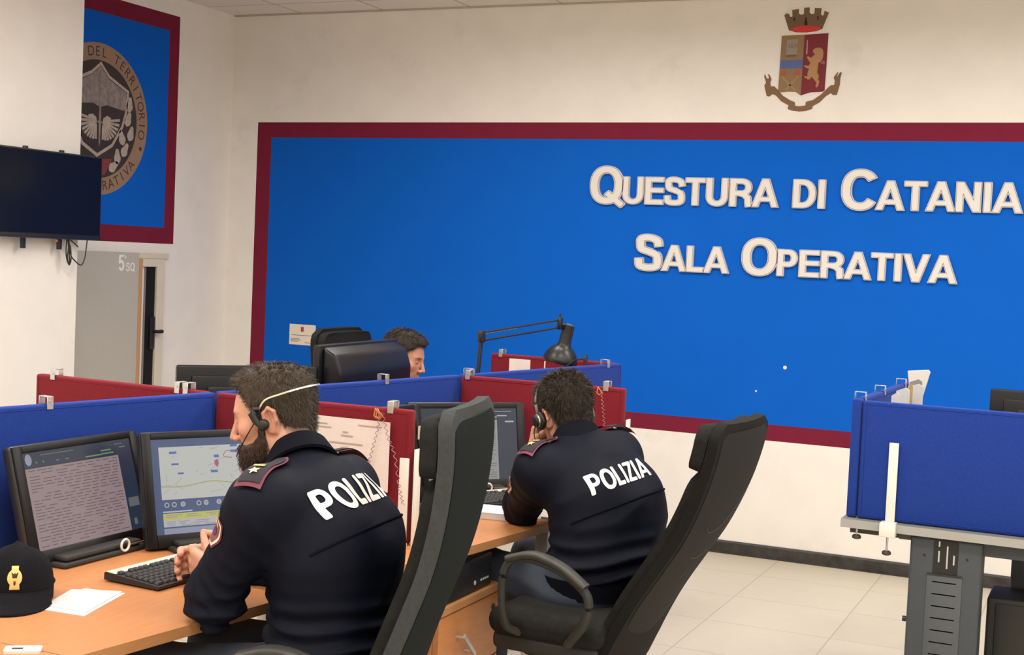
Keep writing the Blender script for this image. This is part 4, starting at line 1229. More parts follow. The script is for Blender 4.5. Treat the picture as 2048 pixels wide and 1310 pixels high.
# ---------------------------------------------------------------- clothing
NAVY = M('jacket_navy', (.0036, .0052, .0125), .64, noise=.12, nscale=300, bump=.22, bscale=1400, spec=.125)
NAVY2 = M('jacket_navy_trim', (.0036, .0045, .009), .85, noise=.1, nscale=300, spec=.09)
TROU = M('trouser_greyblue', (.045, .056, .078), .85, noise=.10, nscale=260, bump=.2, bscale=1200, sheen=.05, spec=.2)
WHITEL = M('reflective_lettering', (.74, .72, .69), .55, noise=.06, nscale=50)
PIPE = M('maroon_piping', (.16, .035, .06), .7)
SHOE = M('black_shoe', (.012, .012, .012), .35)

def axes(deg):
    a = math.radians(deg); f = A3(-math.sin(a), math.cos(a), 0); l = A3(-f[1], f[0], 0); return f, l

def person(spec):
    f, l = spec['f'], spec['l']
    J = spec['J']
    org = A3(J['pelvis'][0], J['pelvis'][1], 0.0)
    root = thing('person', spec['label'], 'person', tuple(org))
    P0, P1, P2, P3, PN = [J[k] for k in ('pelvis', 'waist', 'chest', 'upper', 'neck')]
    def torso(p, g):
        d = ec(p, P0, P1, l, .165 + g, .125 + g, .155 + g, .112 + g)
        d = smin(d, ec(p, P1, P2, l, .155 + g, .112 + g, .178 + g, .122 + g), .05)
        d = smin(d, ec(p, P2, P3, l, .178 + g, .122 + g, .165 + g, .098 + g), .06)
        d = smin(d, rc(p, J['sl'] - l * .02, J['sr'] + l * .02, .062 + g, .062 + g), .07)
        d = smin(d, rc(p, P3, PN, .085 + g, .060 + g * .6), .06)
        # shoulder blades
        for s in (1, -1): d = smin(d, el(p, P3 * .6 + P2 * .4 - f * .055 + l * s * .085, (.07 + g, .055 + g, .07 + g)), .05)
        return d
    def arms(p, g, cut=None):
        out = None
        for s, e_, w_ in (('sl', 'el', 'wl'), ('sr', 'er', 'wr')):
            a = rc(p, J[s], J[e_], .060 + g, .044 + g)
            fa = rc(p, J[e_], J[w_], .044 + g * .9, .028 + g * .75)
            if cut:
                dr = nrm(J[w_] - J[e_]); fa = smax(fa, (p - J[w_]) @ dr - cut, .006)
            a = smin(a, fa, .03)
            out = a if out is None else np.minimum(out, a)
        return out
    def legs(p, g):
        out = None
        for h_, k_, a_ in (('hl', 'kl', 'al'), ('hr', 'kr', 'ar')):
            d = smin(rc(p, J[h_], J[k_], .084 + g, .058 + g), rc(p, J[k_], J[a_], .057 + g, .040 + g * 1.6), .04)
            out = d if out is None else smin(out, d, .02)
        return smin(out, ec(p, P0, P0 + A3(0, 0, .06), l, .160 + g, .125 + g, .150 + g, .115 + g), .05)
    # ---- skin: head and neck, hands, and the trunk under the clothes
    neck = [(PN + A3(0, 0, -.03), spec['head'] + spec['headR'] @ A3(0, -.035, -.045), .060, .056)]
    V, Q, col = make_head(root, org, spec, neck)
    parts = [(V, Q)]; cols = [col]
    hp = spec['hands']
    def hfn(p):
        out = None
        for grp in hp:
            d = None
            for a, b, ra, rb in grp['palm']:
                e = rc(p, a, b, ra, rb); d = e if d is None else smin(d, e, .012)
            for chain in grp['fingers']:
                e = None
                for a, b, ra, rb in chain:
                    q = rc(p, a, b, ra, rb); e = q if e is None else smin(e, q, .004)
                d = smin(d, e, .0055)
            out = d if out is None else smin(out, d, .0015)
        return out
    allp = np.array([x for grp in hp for ch in [grp['palm']] + grp['fingers'] for c_ in ch for x in c_[:2]])
    V, Q = sdf_mesh(hfn, allp.min(0) - .05, allp.max(0) + .05, .0024)
    hcol = np.tile(np.array(spec['skin']), (len(V), 1))
    kn = np.zeros(len(V))
    for grp in hp:
        for ch in grp['fingers']:
            for c_ in ch: kn = np.maximum(kn, np.exp(-((V - c_[1]) ** 2).sum(1) / .010 ** 2))
    hcol *= 1 - np.stack([kn * .03, kn * .20, kn * .20], 1)
    parts.append((V, Q)); cols.append(hcol)
    bl = lambda p: smin(smin(torso(p, -.004), arms(p, -.004), .04), legs(p, -.004), .03)
    pts = np.array([v for v in J.values()])
    V, Q = sdf_mesh(bl, pts.min(0) - .2, pts.max(0) + .2, .012)
    parts.append((V, Q)); cols.append(np.tile(np.array(spec['skin']), (len(V), 1)))
    V, Q = join_vq(parts)
    np_obj('body', V, Q, SKIN, root, org, np.concatenate(cols))
    # ---- jacket
    zh = spec['hem']
    def jfn(p):
        t = torso(p, .020)
        # blouson bags out over the waistband
        a = arms(p, .018, .012)
        d = smin(t, a, spec.get('armblend', .045))
        z = p[:, 2] - zh
        lowf = np.exp(-((z - .075) / .055) ** 2)
        d = d - .012 * lowf + .014 * np.exp(-(z / .022) ** 2)
        # folds
        w1 = wob(p, 9.0); w2 = wob(p + 1.7, 16.)
        bag = np.abs(np.sin(z * 62 + 2.6 * w1)) ** 1.5
        d = d + (bag - .5) * .020 * np.exp(-((z - .06) / .085) ** 2)
        di = (p - P2) @ nrm(A3(0, 0, 1) + l * .55 + f * .2)
        d = d + np.abs(np.sin(di * 24 + w2 * 1.4)) * .013 * np.exp(-(((p - P1) ** 2).sum(1)) / .045)
        for s, e_, w_ in (('sl', 'el', 'wl'), ('sr', 'er', 'wr')):
            r2 = ((p - J[e_]) ** 2).sum(1)
            ax = nrm(J[s] - J[w_]); d = d + (np.abs(np.sin(((p - J[e_]) @ ax) * 85 + w2 * 2.2)) - .5) * .009 * np.exp(-r2 / .011)
            ar = ((p - (J[s] * .80 + J[e_] * .2)) ** 2).sum(1); d = d + (np.abs(np.sin(((p - J[s]) @ nrm(J[e_] - J[s] + f * .15)) * 55 + w1 * 2)) - .4) * .008 * np.exp(-ar / .008)
            m_ = J[e_] * .35 + J[w_] * .65; r3 = ((p - m_) ** 2).sum(1); d = d + (np.abs(np.sin(((p - m_) @ nrm(J[w_] - J[e_])) * 95 + w1 * 2.5)) - .5) * .007 * np.exp(-r3 / .006)
        d = d + w1 * .0035 + w2 * .0045 + wob(p, 38) * .0008
        return smax(d, zh - p[:, 2] + .01 * w1, .008)
    jp = np.array([J[k] for k in ('pelvis', 'sl', 'sr', 'el', 'er', 'wl', 'wr', 'neck')])
    V, Q = sdf_mesh(jfn, jp.min(0) - .26, jp.max(0) + .26, .0052)
    jk = np_obj('jacket', V, Q, NAVY, root, org)
    bvh = BVHTree.FromPolygons([Vector(v) for v in (V - org)], Q.tolist())
    # knitted hem band and cuffs
    zb = [Vector((P0 + (P1 - P0) * ((zh + .004 - P0[2]) / (P1[2] - P0[2])) - org).tolist())][0]
    ring = [zb + Vector((l * .180 * math.cos(a) + f * .138 * math.sin(a)).tolist()) for a in [2 * PI * k / 40 for k in range(40)]]
    bm = NB(); sweep(bm, ring, [(-.010, -.03), (.006, -.028), (.012, 0), (.006, .028), (-.010, .03)], closed=True); link('waistband', bm, NAVY2, jk, 60)
    for e_, w_ in (('el', 'wl'), ('er', 'wr')):
        dr = nrm(J[w_] - J[e_]); c0 = J[w_] - org
        sd = nrm(np.cross(dr, A3(0, 0, 1))); up = np.cross(sd, dr)
        bm = NB(); pr = [(.026, -.03), (.043, -.028), (.045, -.01), (.0435, .008), (.039, .014), (.026, .012)]
        lathe(bm, pr, 28, frame(c0, sd, up, dr), cap=False); link('cuff', bm, NAVY2, jk, 60)
    # collar
    nd = nrm(neck[0][1] - PN + A3(0, 0, .02)); sd = nrm(l - nd * (l @ nd)); fd = np.cross(sd, nd)
    if fd @ f < 0: fd = -fd
    cc = PN + nd * .008 - org
    bm = NB()
    N_ = 36; secs = []
    prof = [(-.004, -.02), (-.006, .030), (-.002, .046), (.004, .048), (.010, .040), (.022, .004), (.030, -.018), (.024, -.022), (.012, .0), (.006, -.02)]
    for k in range(N_):
        a = 2 * PI * k / N_
        ca, sa = math.cos(a), math.sin(a)      # ca: to the left, sa: to the front
        base = cc + sd * (.066 * ca) + fd * (.070 * sa + .004) - nd * (.020 * max(sa, 0) - .006 * max(-sa, 0))
        out = nrm(sd * ca + fd * sa)
        hgt = 1.0 - .25 * max(sa, 0)
        secs.append([bm.verts.new(Vector((base + out * r_ * (1.0) + nd * z_ * hgt).tolist())) for r_, z_ in prof])
    for k in range(N_):
        A_, B_ = secs[k], secs[(k + 1) % N_]
        for j in range(len(prof)): bm.faces.new((A_[j], B_[j], B_[(j + 1) % len(prof)], A_[(j + 1) % len(prof)]))
    bmesh.ops.recalc_face_normals(bm, faces=list(bm.faces))
    link('collar', bm, NAVY2, jk, 50)
    # ---- decals that follow the cloth
    def lay(pt, nd_, off):
        o = Vector((pt - org + nd_ * .16).tolist()); hit = bvh.ray_cast(o, Vector((-nd_).tolist()), .4)
        if hit[0] is None:
            hit = bvh.find_nearest(Vector((pt - org).tolist()))
        n_ = hit[1]
        if n_.dot(Vector(nd_.tolist())) < 0: n_ = -n_
        return hit[0] + n_ * off
    def decal(bm, v2, f2, o, ux, uy, nd_, off, mat=0, th=0):
        vs = [bm.verts.new(lay(o + ux * x + uy * y, nd_, off)) for x, y in v2]
        for fc in f2:
            try: fa = bm.faces.new([vs[k] for k in fc]); fa.material_index = mat; fa.smooth = True
            except ValueError: pass
    # POLIZIA across the shoulders
    b = spec['text']
    o, ux, uy, nd_, hgt = b['o'], b['ux'], b['uy'], b['n'], b['h']
    bm = NB(); x = 0; word = 'POLIZIA'; tot = sum(LW[c_] for c_ in word) * hgt * .93
    for ch in word:
        v2, f2 = ms_fill(lambda X, Y: letter_sdf(ch, X, Y, .19), -.02, LW[ch] + .02, -.04, 1.04, .055)
        decal(bm, [((x + vx * hgt * .95 - tot / 2), vy * hgt) for vx, vy in v2], f2, o, ux, uy, nd_, .0022)
        x += LW[ch] * hgt * .93
    link('back_lettering', bm, WHITEL, jk)
    # seam across the back under the lettering
    bm = NB(); pts = [lay(o + ux * t - uy * (.055 + b.get('seamdip', 0) * t), nd_, .001) for t in np.linspace(-.185, .185, 26)]
    sweep(bm, pts, [(-.0, -.004), (.003, -.002), (.003, .002), (.0, .004)]); link('yoke_seam', bm, NAVY2, jk, 60)
    # shoulder straps
    for s, key in ((1, 'sl'), (-1, 'sr')):
        sh = J[key]; a0 = sh + l * s * .035; a1 = PN + l * s * .075 + A3(0, 0, -.02)
        ax = nrm(a1 - a0); L_ = np.linalg.norm(a1 - a0); sdv = nrm(f - ax * (f @ ax)); upv = np.cross(ax, sdv); upv = upv if upv[2] > 0 else -upv
        def strap(w, x0, x1, off, mat, name, par):
            nx, ny = 12, 5; v2 = []; f2 = []
            for i in range(nx + 1):
                for j in range(ny + 1):
                    t = i / nx; ww = w * (1 - .25 * t) * (1 if t < .9 else 1 - (t - .9) * 4); v2.append((x0 + (x1 - x0) * t, -ww + 2 * ww * j / ny))
            for i in range(nx):
                for j in range(ny): k = i * (ny + 1) + j; f2.append((k, k + ny + 1, k + ny + 2, k + 1))
            bm = NB(); decal(bm, v2, f2, a0, ax, sdv, upv, off); return link(name, bm, mat, par)
        e = strap(.031, -.005, L_, .010, PIPE, 'shoulder_strap', jk)
        strap(.025, .004, L_ - .006, .0125, M('strap_navy', (.012, .010, .018), .8), 'strap_field', e)
        bm = NB(); st = [(math.cos(PI / 2 + k * PI / 5) * (.012 if k % 2 == 0 else .0055), math.sin(PI / 2 + k * PI / 5) * (.012 if k % 2 == 0 else .0055)) for k in range(10)]
        decal(bm, st, [list(range(10))], a0 + ax * .032, ax, sdv, upv, .0155); decal(bm, [(-.004, -.012), (.004, -.012), (.004, .012), (-.004, .012)], [[0, 1, 2, 3]], a0 + ax * .055, ax, sdv, upv, .0155)
        link('rank_insignia', bm, M('insignia_gold', (.80, .62, .20), .4, metal=.2), e)
    # arm shield patch
    for s, key, ek in ((1, 'sl', 'el'), (-1, 'sr', 'er')):
        sh, eb = J[key], J[ek]; dn = nrm(eb - sh); oo = sh + (eb - sh) * spec.get('patch', .42)
        nd2 = nrm(l * s * .8 + f * spec.get('patchf', .6)); sdv = nrm(np.cross(dn, nd2)); nd2 = nrm(np.cross(sdv, dn)); nd2 = nd2 if nd2 @ l * s > 0 else -nd2
        def shield(w, h_, off, mat, par, name, dy=0):
            v2, f2 = ms_fill(lambda X, Y: np.maximum(np.maximum(np.abs(X) - w * (1 - .55 * np.clip((Y - h_ * .0) / h_, 0, 1) ** 2), Y - h_), -h_ * .85 - Y + .12 * np.abs(X)), -w * 1.2, w * 1.2, -h_ * 1.2, h_ * 1.2, .0045)
            bm = NB(); decal(bm, v2, f2, oo + dn * dy, sdv, dn, nd2, off); return link(name, bm, mat, par)
        pt = shield(.029, .041, .0022, PIPE, jk, 'arm_patch')
        shield(.025, .036, .0034, M('patch_cream', (.74, .62, .50), .6), pt, 'patch_border')
        shield(.019, .029, .0046, M('patch_red', (.22, .07, .05), .6), pt, 'patch_field')
        bm = NB(); decal(bm, [(.011 * math.cos(a), .011 * math.sin(a)) for a in np.linspace(0, 2 * PI, 13)[:-1]], [list(range(12))], oo + dn * .002, sdv, dn, nd2, .0060); link('patch_badge', bm, M('patch_purple', (.10, .03, .16), .6), pt)
        bm = NB(); decal(bm, [(-.016, -.022), (.016, -.022), (.014, -.016), (-.014, -.016)], [[0, 1, 2, 3]], oo, sdv, dn, nd2, .0060); link('patch_lettering_band', bm, M('insignia_gold', (.80, .62, .20), .4, metal=.2), pt)
    # ---- trousers and shoes
    def tfn(p): return legs(p, .014) + wob(p, 22) * .003 + (np.abs(np.sin(p[:, 2] * 50 + wob(p, 9) * 3)) - .5) * .004
    tp = np.array([J[k] for k in ('pelvis', 'hl', 'hr', 'kl', 'kr', 'al', 'ar')])
    V, Q = sdf_mesh(lambda p: smax(tfn(p), .075 - p[:, 2], .01), tp.min(0) - .16, tp.max(0) + .16, .0085)
    np_obj('trousers', V, Q, TROU, root, org)
    for a_, k_ in (('al', 'kl'), ('ar', 'kr')):
        a = J[a_]; ff = f
        fn = lambda p: smax(smin(smin(rc(p, a + A3(0, 0, -.01), A3(a[0], a[1], .05), .042, .040), ec(p, A3(a[0], a[1], .032) - ff * .04, A3(a[0], a[1], .028) + ff * .10, l, .038, .030, .042, .026), .02), ec(p, A3(a[0], a[1], .02) + ff * .10, A3(a[0], a[1], .018) + ff * .17, l, .042, .024, .030, .018), .02), .004 - p[:, 2], .004)
        V, Q = sdf_mesh(fn, a - .26, a + .26, .008); np_obj('shoe', V, Q, SHOE, root, org)
    spec['root'] = root; spec['org'] = org; spec['bvh'] = bvh; spec['torso'] = torso
    return root

def headR(deg, pitch, roll=0):
    """axes of a head facing deg left of +Y, pitched (negative = down), rolled to the person's right"""
    f, l = axes(deg); p = math.radians(pitch)
    fw = f * math.cos(p) + A3(0, 0, math.sin(p)); rt = -l; up = np.cross(rt, fw)
    r = math.radians(roll); rt2 = rt * math.cos(r) - up * math.sin(r); up2 = up * math.cos(r) + rt * math.sin(r)
    return np.stack([rt2, fw, up2], 1)

def fist(W, d, s, n, k=1.0):
    """wrist point, axis to knuckles, thumb side, palm direction"""
    d, s, n = nrm(d), nrm(s), nrm(n)
    palm = []
    ks = [.030, .010, -.010, -.028]
    for q in ks: palm.append((W + s * q * .55 * k, W + (d * .082 + s * q) * k, .017 * k, .0125 * k))
    fing = []
    for i, q in enumerate(ks):
        c = k * (1, 1.06, 1, .86)[i]; K = W + (d * .086 + s * q) * k
        a = K + (d * .022 + n * .030) * c; b = K + (-d * .012 + n * .046) * c; e = K + (-d * .030 + n * .026) * c
        fing.append([(K, a, .0105 * k, .0095 * k), (a, b, .0095 * k, .0088 * k), (b, e, .0088 * k, .0078 * k)])
    t0 = W + (d * .022 + s * .020) * k; t1 = W + (d * .052 + s * .046 + n * .020) * k; t2 = W + (d * .080 + s * .034 + n * .044) * k; t3 = W + (d * .088 + s * .012 + n * .055) * k
    fing.append([(t0, t1, .014 * k, .0115 * k), (t1, t2, .0112 * k, .010 * k), (t2, t3, .010 * k, .0085 * k)])
    return {'palm': palm, 'fingers': fing}

def forearm_stub(E, W): 
    return (W + (E - W) * .30, W, .030, .024)

SKC = (.60, .315, .215)
# ---------------------------------------------------------------- officer at the nearest desk (beard, headset band behind the head)
f1, l1 = axes(95)
J1_ = dict(pelvis=A3(-1.650, 2.76, .60), waist=A3(-1.645, 2.76, .72), chest=A3(-1.650, 2.76, .875), upper=A3(-1.700, 2.76, .985), neck=A3(-1.762, 2.768, 1.075),
           sl=A3(-1.745, 2.575, 1.005), sr=A3(-1.745, 2.950, 1.005), el=A3(-1.862, 2.582, .796), er=A3(-1.90, 2.985, .785), wl=A3(-2.014, 2.795, .768), wr=A3(-2.016, 2.945, .768),
           hl=A3(-1.65, 2.665, .585), hr=A3(-1.65, 2.855, .585), kl=A3(-2.07, 2.60, .57), kr=A3(-2.07, 2.88, .57), al=A3(-2.02, 2.60, .10), ar=A3(-2.02, 2.90, .10))
def clasp():
    # interlaced hands, left (nearer the camera) over right
    zc = .776
    lw, rw = J1_['wl'] + A3(-.006, .004, .0), J1_['wr'] + A3(-.006, -.006, .0)
    L = {'palm': [], 'fingers': []}; R_ = {'palm': [], 'fingers': []}
    zs = [.034, .012, -.010, -.031]
    for i, z in enumerate(zs):
        k = A3(-2.108 - (.004, .010, .008, .0)[i], 2.836 + .002 * i, zc + z)
        L['palm'].append((lw + A3(0, 0, z * .55), k, .0205, .0150))
        a = k + A3(-.034, .026, .004); b = a + A3(.006, .032, -.002); c = b + A3(.018, .016, -.002)
        L['fingers'].append([(k, a, .0128, .0112), (a, b, .0110, .0098), (b, c, .0096, .0084)])
        k2 = A3(-2.108 - (.004, .010, .008, .0)[i], 2.902 - .002 * i, zc + z - .010)
        R_['palm'].append((rw + A3(0, 0, z * .55), k2, .0205, .0150))
        a = k2 + A3(-.040, -.018, .010); b = a + A3(-.014, -.040, .0); c = b + A3(.016, -.024, -.004)
        R_['fingers'].append([(k2, a, .0126, .0114), (a, b, .0112, .0100), (b, c, .0098, .0084)])
    t0 = lw + A3(-.018, .004, .020)
    L['fingers'].append([(t0, A3(-2.070, 2.832, zc + .046), .0150, .0120), (A3(-2.070, 2.832, zc + .046), A3(-2.092, 2.846, zc + .062), .0115, .0102), (A3(-2.092, 2.846, zc + .062), A3(-2.108, 2.858, zc + .078), .0100, .0085)])
    t0 = rw + A3(-.018, -.004, .020)
    R_['fingers'].append([(t0, A3(-2.056, 2.902, zc + .056), .0150, .0120), (A3(-2.056, 2.902, zc + .056), A3(-2.076, 2.884, zc + .078), .0115, .0102), (A3(-2.076, 2.884, zc + .078), A3(-2.114, 2.866, zc + .084), .0102, .0085)])
    L['palm'].append(forearm_stub(J1_['el'], J1_['wl'])); R_['palm'].append(forearm_stub(J1_['er'], J1_['wr']))
    return [L, R_]
H1 = dict(label='bearded man in navy police jacket sitting with clasped hands at the nearest desk', f=f1, l=l1, J=J1_, head=A3(-1.884, 2.826, 1.180), headR=headR(106, -15, 2), hs=.965,
          skin=SKC, hair=(.030, .021, .014), stubble=.75, line=([0, 18, 32, 42, 52, 62, 74, 86, 96, 106, 118, 132, 150, 180], [.096, .100, .098, .078, .062, .034, -.014, -.026, .030, .018, -.035, -.064, -.080, -.084]),
          thick=(.006, .014, .010), thin=(A3(0, -.045, .125), .045, .009), hairmat=hair_mat('dark_brown_hair', (.058, .041, .027)), beard=.0085, beardmat=hair_mat('brown_beard', (.045, .027, .017), .6), nblade=11000, blen=.013,
          hands=clasp(), hem=.635, patch=.33, patchf=1.0,
          text=dict(o=A3(-1.618, 2.748, .985), ux=-l1, uy=nrm(A3(-.50, 0, .86)), n=nrm(A3(.86, 0, .50)), h=.076))
person(H1)
# ---------------------------------------------------------------- officer at the second desk (chin on hand)
f2, l2 = axes(62)
J2_ = dict(pelvis=A3(-1.440, 3.975, .575), waist=A3(-1.405, 3.99, .69), chest=A3(-1.425, 4.03, .815), upper=A3(-1.490, 4.055, .925), neck=A3(-1.560, 4.085, 1.005),
           sl=A3(-1.622, 3.925, .935), sr=A3(-1.475, 4.225, .965), el=A3(-1.745, 4.085, .788), er=A3(-1.72, 4.40, .78), wl=A3(-1.742, 4.160, .950), wr=A3(-1.735, 4.235, .955),
           hl=A3(-1.48, 3.90, .575), hr=A3(-1.44, 4.07, .575), kl=A3(-1.86, 4.04, .575), kr=A3(-1.79, 4.30, .575), al=A3(-1.80, 4.05, .10), ar=A3(-1.70, 4.32, .10))
h2 = [fist(J2_['wl'] + A3(0, 0, .004), A3(.01, .02, .085), A3(-.2, -.9, .1), A3(.9, .15, .05)), fist(J2_['wr'] + A3(0, 0, .004), A3(.01, -.03, .08), A3(-.6, -.7, .1), A3(.8, -.4, .1))]
for g, e_, w_ in ((h2[0], 'el', 'wl'), (h2[1], 'er', 'wr')): g['palm'].append(forearm_stub(J2_[e_], J2_[w_]))
H2 = dict(label='man in navy police jacket resting chin on hand at the second desk', f=f2, l=l2, J=J2_, head=A3(-1.632, 4.145, 1.092), headR=headR(50, -16, -6), hs=.95,
          skin=SKC, hair=(.028, .019, .012), stubble=.35, line=HAIRLINE, thick=(.007, .020, .006), hairmat=hair_mat('dark_hair', (.034, .023, .015)), nblade=14000, blen=.020, curl=.45, lift=.7, mess=1.6,
          hands=h2, hem=.60, patchf=.6,
          text=dict(o=A3(-1.410, 3.985, .890), ux=nrm(-l2 + A3(0, 0, .20)), uy=nrm(f2 * .45 + A3(0, 0, .9)), n=nrm(-f2 * .9 + A3(0, 0, .42)), h=.066))
person(H2)
# ---------------------------------------------------------------- officer on the far side
f3, l3 = axes(-88)
J3_ = dict(pelvis=A3(-3.16, 5.52, .53), waist=A3(-3.15, 5.52, .68), chest=A3(-3.12, 5.52, .83), upper=A3(-3.08, 5.52, .93), neck=A3(-3.03, 5.525, 1.015),
           sl=A3(-3.07, 5.705, .945), sr=A3(-3.07, 5.335, .945), el=A3(-2.88, 5.73, .79), er=A3(-2.88, 5.32, .79), wl=A3(-2.66, 5.64, .79), wr=A3(-2.66, 5.42, .79),
           hl=A3(-3.12, 5.61, .505), hr=A3(-3.12, 5.43, .505), kl=A3(-2.70, 5.63, .50), kr=A3(-2.70, 5.40, .50), al=A3(-2.73, 5.64, .10), ar=A3(-2.73, 5.40, .10))
h3 = [fist(J3_['wl'], A3(1, -.3, 0), A3(-.2, -.9, .4), A3(.1, -.1, -1)), fist(J3_['wr'], A3(1, .3, 0), A3(-.2, .9, .4), A3(.1, .1, -1))]
for g, e_, w_ in ((h3[0], 'el', 'wl'), (h3[1], 'er', 'wr')): g['palm'].append(forearm_stub(J3_[e_], J3_[w_]))
H3 = dict(label='dark-haired man looking down behind the bulky monitor, in front of the blue wall', f=f3, l=l3, J=J3_, head=A3(-2.985, 5.52, 1.115), headR=headR(-84, -14, 0), hs=.93,
          skin=(.58, .30, .205), hair=(.024, .017, .012), stubble=.30, line=HAIRLINE, thick=(.006, .017, .008), hairmat=hair_mat('dark_hair', (.034, .023, .015)), nblade=9000, blen=.016, curl=.4, mess=1.4,
          hands=h3, hem=.575,
          text=dict(o=A3(-3.20, 5.52, .90), ux=-l3, uy=A3(0, 0, 1), n=-f3, h=.075))
person(H3)

# ================================================================ small things
def poly_face(bm, pts, m, t0, t1, mat=0):
    prism(bm, pts, t0, t1, m, mat); return bm

# ---- crest sticker on the back wall (traced shapes, local units metres, x right, y up)
def CR(zx, zy): return (.00272 * (zx / 5.459 - 113) + .000151 * (zy / 5.459 - 14) , 3.035 - .0027 * (zy / 5.459 - 14) - 2.75)
crest = thing('crest', 'painted crest with turreted crown above the blue wall panel', 'crest', (-1.639, YB, 2.75))
cm = frame((0, 0, 0), (1, 0, 0), (0, 0, 1), (0, -1, 0))
CGOLD = M('crest_gold', (.26, .16, .075), .7); CBRN = M('crest_brown', (.16, .095, .055), .7); CRED = M('crest_red', (.62, .035, .035), .7); CBUR = M('crest_burgundy', (.185, .018, .030), .75)
CBLU = M('crest_blue', (.09, .13, .33), .7); CGRY = M('crest_grey', (.28, .25, .21), .7); CWHT = M('crest_white', (.80, .77, .72), .8); CORG = M('crest_orange', (.40, .09, .03), .7); CLION = M('crest_lion', (.42, .23, .10), .7)
def crp(name, pts, mat, t0, t1, par=crest):
    bm = NB(); poly_face(bm, [CR(*p) for p in reversed(pts)], cm, t0, t1); bmesh.ops.recalc_face_normals(bm, faces=list(bm.faces)); return link(name, bm, mat, par)
crp('white_backing', [(360, 145), (440, 80), (620, 60), (800, 75), (880, 140), (820, 345), (872, 355), (830, 1000), (800, 1020), (560, 1060), (320, 1020), (288, 985), (330, 368), (420, 350)], CWHT, .0005, .0012)
crown = crp('crown', [(375, 160), (400, 138), (432, 150), (437, 178), (464, 178), (462, 105), (535, 95), (537, 150), (566, 160), (590, 150), (592, 85), (655, 82), (652, 140), (680, 158), (704, 150), (708, 90), (783, 95), (775, 165), (800, 178), (815, 125), (862, 145), (790, 320), (720, 345), (610, 355), (500, 350), (425, 325)], CBRN, .0015, .0022)
crp('crown_lining', [(440, 318), (500, 290), (610, 278), (720, 288), (782, 312), (720, 340), (610, 352), (500, 345)], CRED, .0024, .003, crown)
for k, (a, b) in enumerate(((485, 205), (612, 208), (742, 200))): crp('crown_slit', [(a - 8, b - 18), (a + 8, b - 18), (a + 8, b + 18), (a - 8, b + 18)], M('crest_black', (.02, .015, .012), .8), .0024, .003, crown)
crp('crown_door', [(595, 235), (612, 222), (628, 235), (628, 275), (595, 275)], M('crest_black', (.02, .015, .012), .8), .0024, .003, crown)
sh = crp('shield', [(347, 384), (597, 378), (580, 700), (553, 1043), (500, 1005), (420, 1000), (330, 1008), (305, 985)], CGOLD, .0015, .0022)
crp('shield_right_half', [(597, 378), (857, 368), (836, 700), (815, 990), (790, 1005), (660, 1010), (553, 1043), (575, 740)], CBUR, .0015, .0022)
crp('blue_band', [(330, 655), (580, 652), (573, 742), (325, 748)], CBLU, .0024, .003)
bk_ = crp('law_book', [(405, 430), (525, 425), (515, 590), (395, 595)], CGRY, .0024, .003)
crp('book_base', [(390, 600), (510, 595), (505, 615), (388, 618)], CBRN, .0024, .003)
bm = NB(); x_, z_ = CR(418, 515); flat_text(bm, 'LEX', .030, cm @ Matrix.Translation((x_ - .0, z_, .003)), .0004); link('book_lettering', bm, CBRN, bk_)
for cx_, cy_ in ((363, 795), (520, 790)):
    crp('torch_flame', [(cx_ + 32 * math.cos(a), cy_ + 34 * math.sin(a)) for a in [2 * PI * k / 14 for k in range(14)]], CORG, .0024, .003)
for a, b in (((345, 830), (495, 990)), ((530, 825), (385, 985))):
    dx, dy = b[0] - a[0], b[1] - a[1]; l_ = math.hypot(dx, dy); nx, ny = -dy / l_ * 9, dx / l_ * 9
    crp('crossed_torch', [(a[0] + nx, a[1] + ny), (b[0] + nx, b[1] + ny), (b[0] - nx, b[1] - ny), (a[0] - nx, a[1] - ny)], M('crest_ochre', (.33, .22, .11), .7), .0024, .003)
lion = [(690, 545), (720, 525), (765, 522), (797, 545), (803, 590), (795, 640), (775, 672), (748, 690), (742, 740), (735, 790), (752, 830), (745, 868), (757, 890), (745, 940), (728, 958), (715, 945), (728, 905), (700, 870), (668, 835), (660, 866), (632, 868), (590, 838), (602, 828), (630, 835), (628, 800), (645, 755), (612, 738), (588, 722), (600, 712), (640, 722), (660, 690), (632, 645), (618, 622), (640, 615), (668, 632), (690, 612), (712, 598), (688, 570)]
crp('lion', lion, CLION, .0024, .003)
crp('lion_tail', [(765, 690), (800, 660), (820, 680), (812, 708), (785, 700)], M('crest_pale_red', (.36, .10, .10), .7), .0024, .003)
crp('sword', [(625, 432), (633, 445), (628, 590), (618, 596), (614, 580)], M('crest_pale', (.42, .32, .30), .7), .0024, .003)
rib = [(158, 800), (180, 855), (205, 850), (192, 800), (212, 815), (232, 860), (218, 900), (225, 940), (262, 938), (300, 975), (360, 1045), (440, 1095), (490, 1115), (492, 1155), (540, 1160), (606, 1152), (610, 1112), (690, 1092), (780, 1030), (850, 960), (880, 935), (918, 930), (925, 890), (912, 850), (955, 790), (960, 800), (942, 850), (985, 790), (1000, 800), (985, 850), (978, 930), (945, 1040), (905, 1040), (880, 1020), (830, 1050), (760, 1120), (685, 1160), (680, 1190), (610, 1212), (540, 1218), (460, 1208), (410, 1190), (420, 1150), (340, 1105), (280, 1040), (245, 1025), (205, 1052), (178, 1045), (160, 970), (152, 930), (172, 895), (150, 830)]
bm = NB()
t = NB(); vs = [t.verts.new((*CR(*p), 0)) for p in rib]; es = [t.edges.new((vs[k], vs[(k + 1) % len(vs)])) for k in range(len(vs))]
bmesh.ops.triangle_fill(t, edges=es, use_beauty=True)
r_ = bmesh.ops.extrude_face_region(t, geom=list(t.faces))
for g in r_['geom']:
    if isinstance(g, bmesh.types.BMVert): g.co.z += .0007
bmesh.ops.recalc_face_normals(t, faces=list(t.faces))
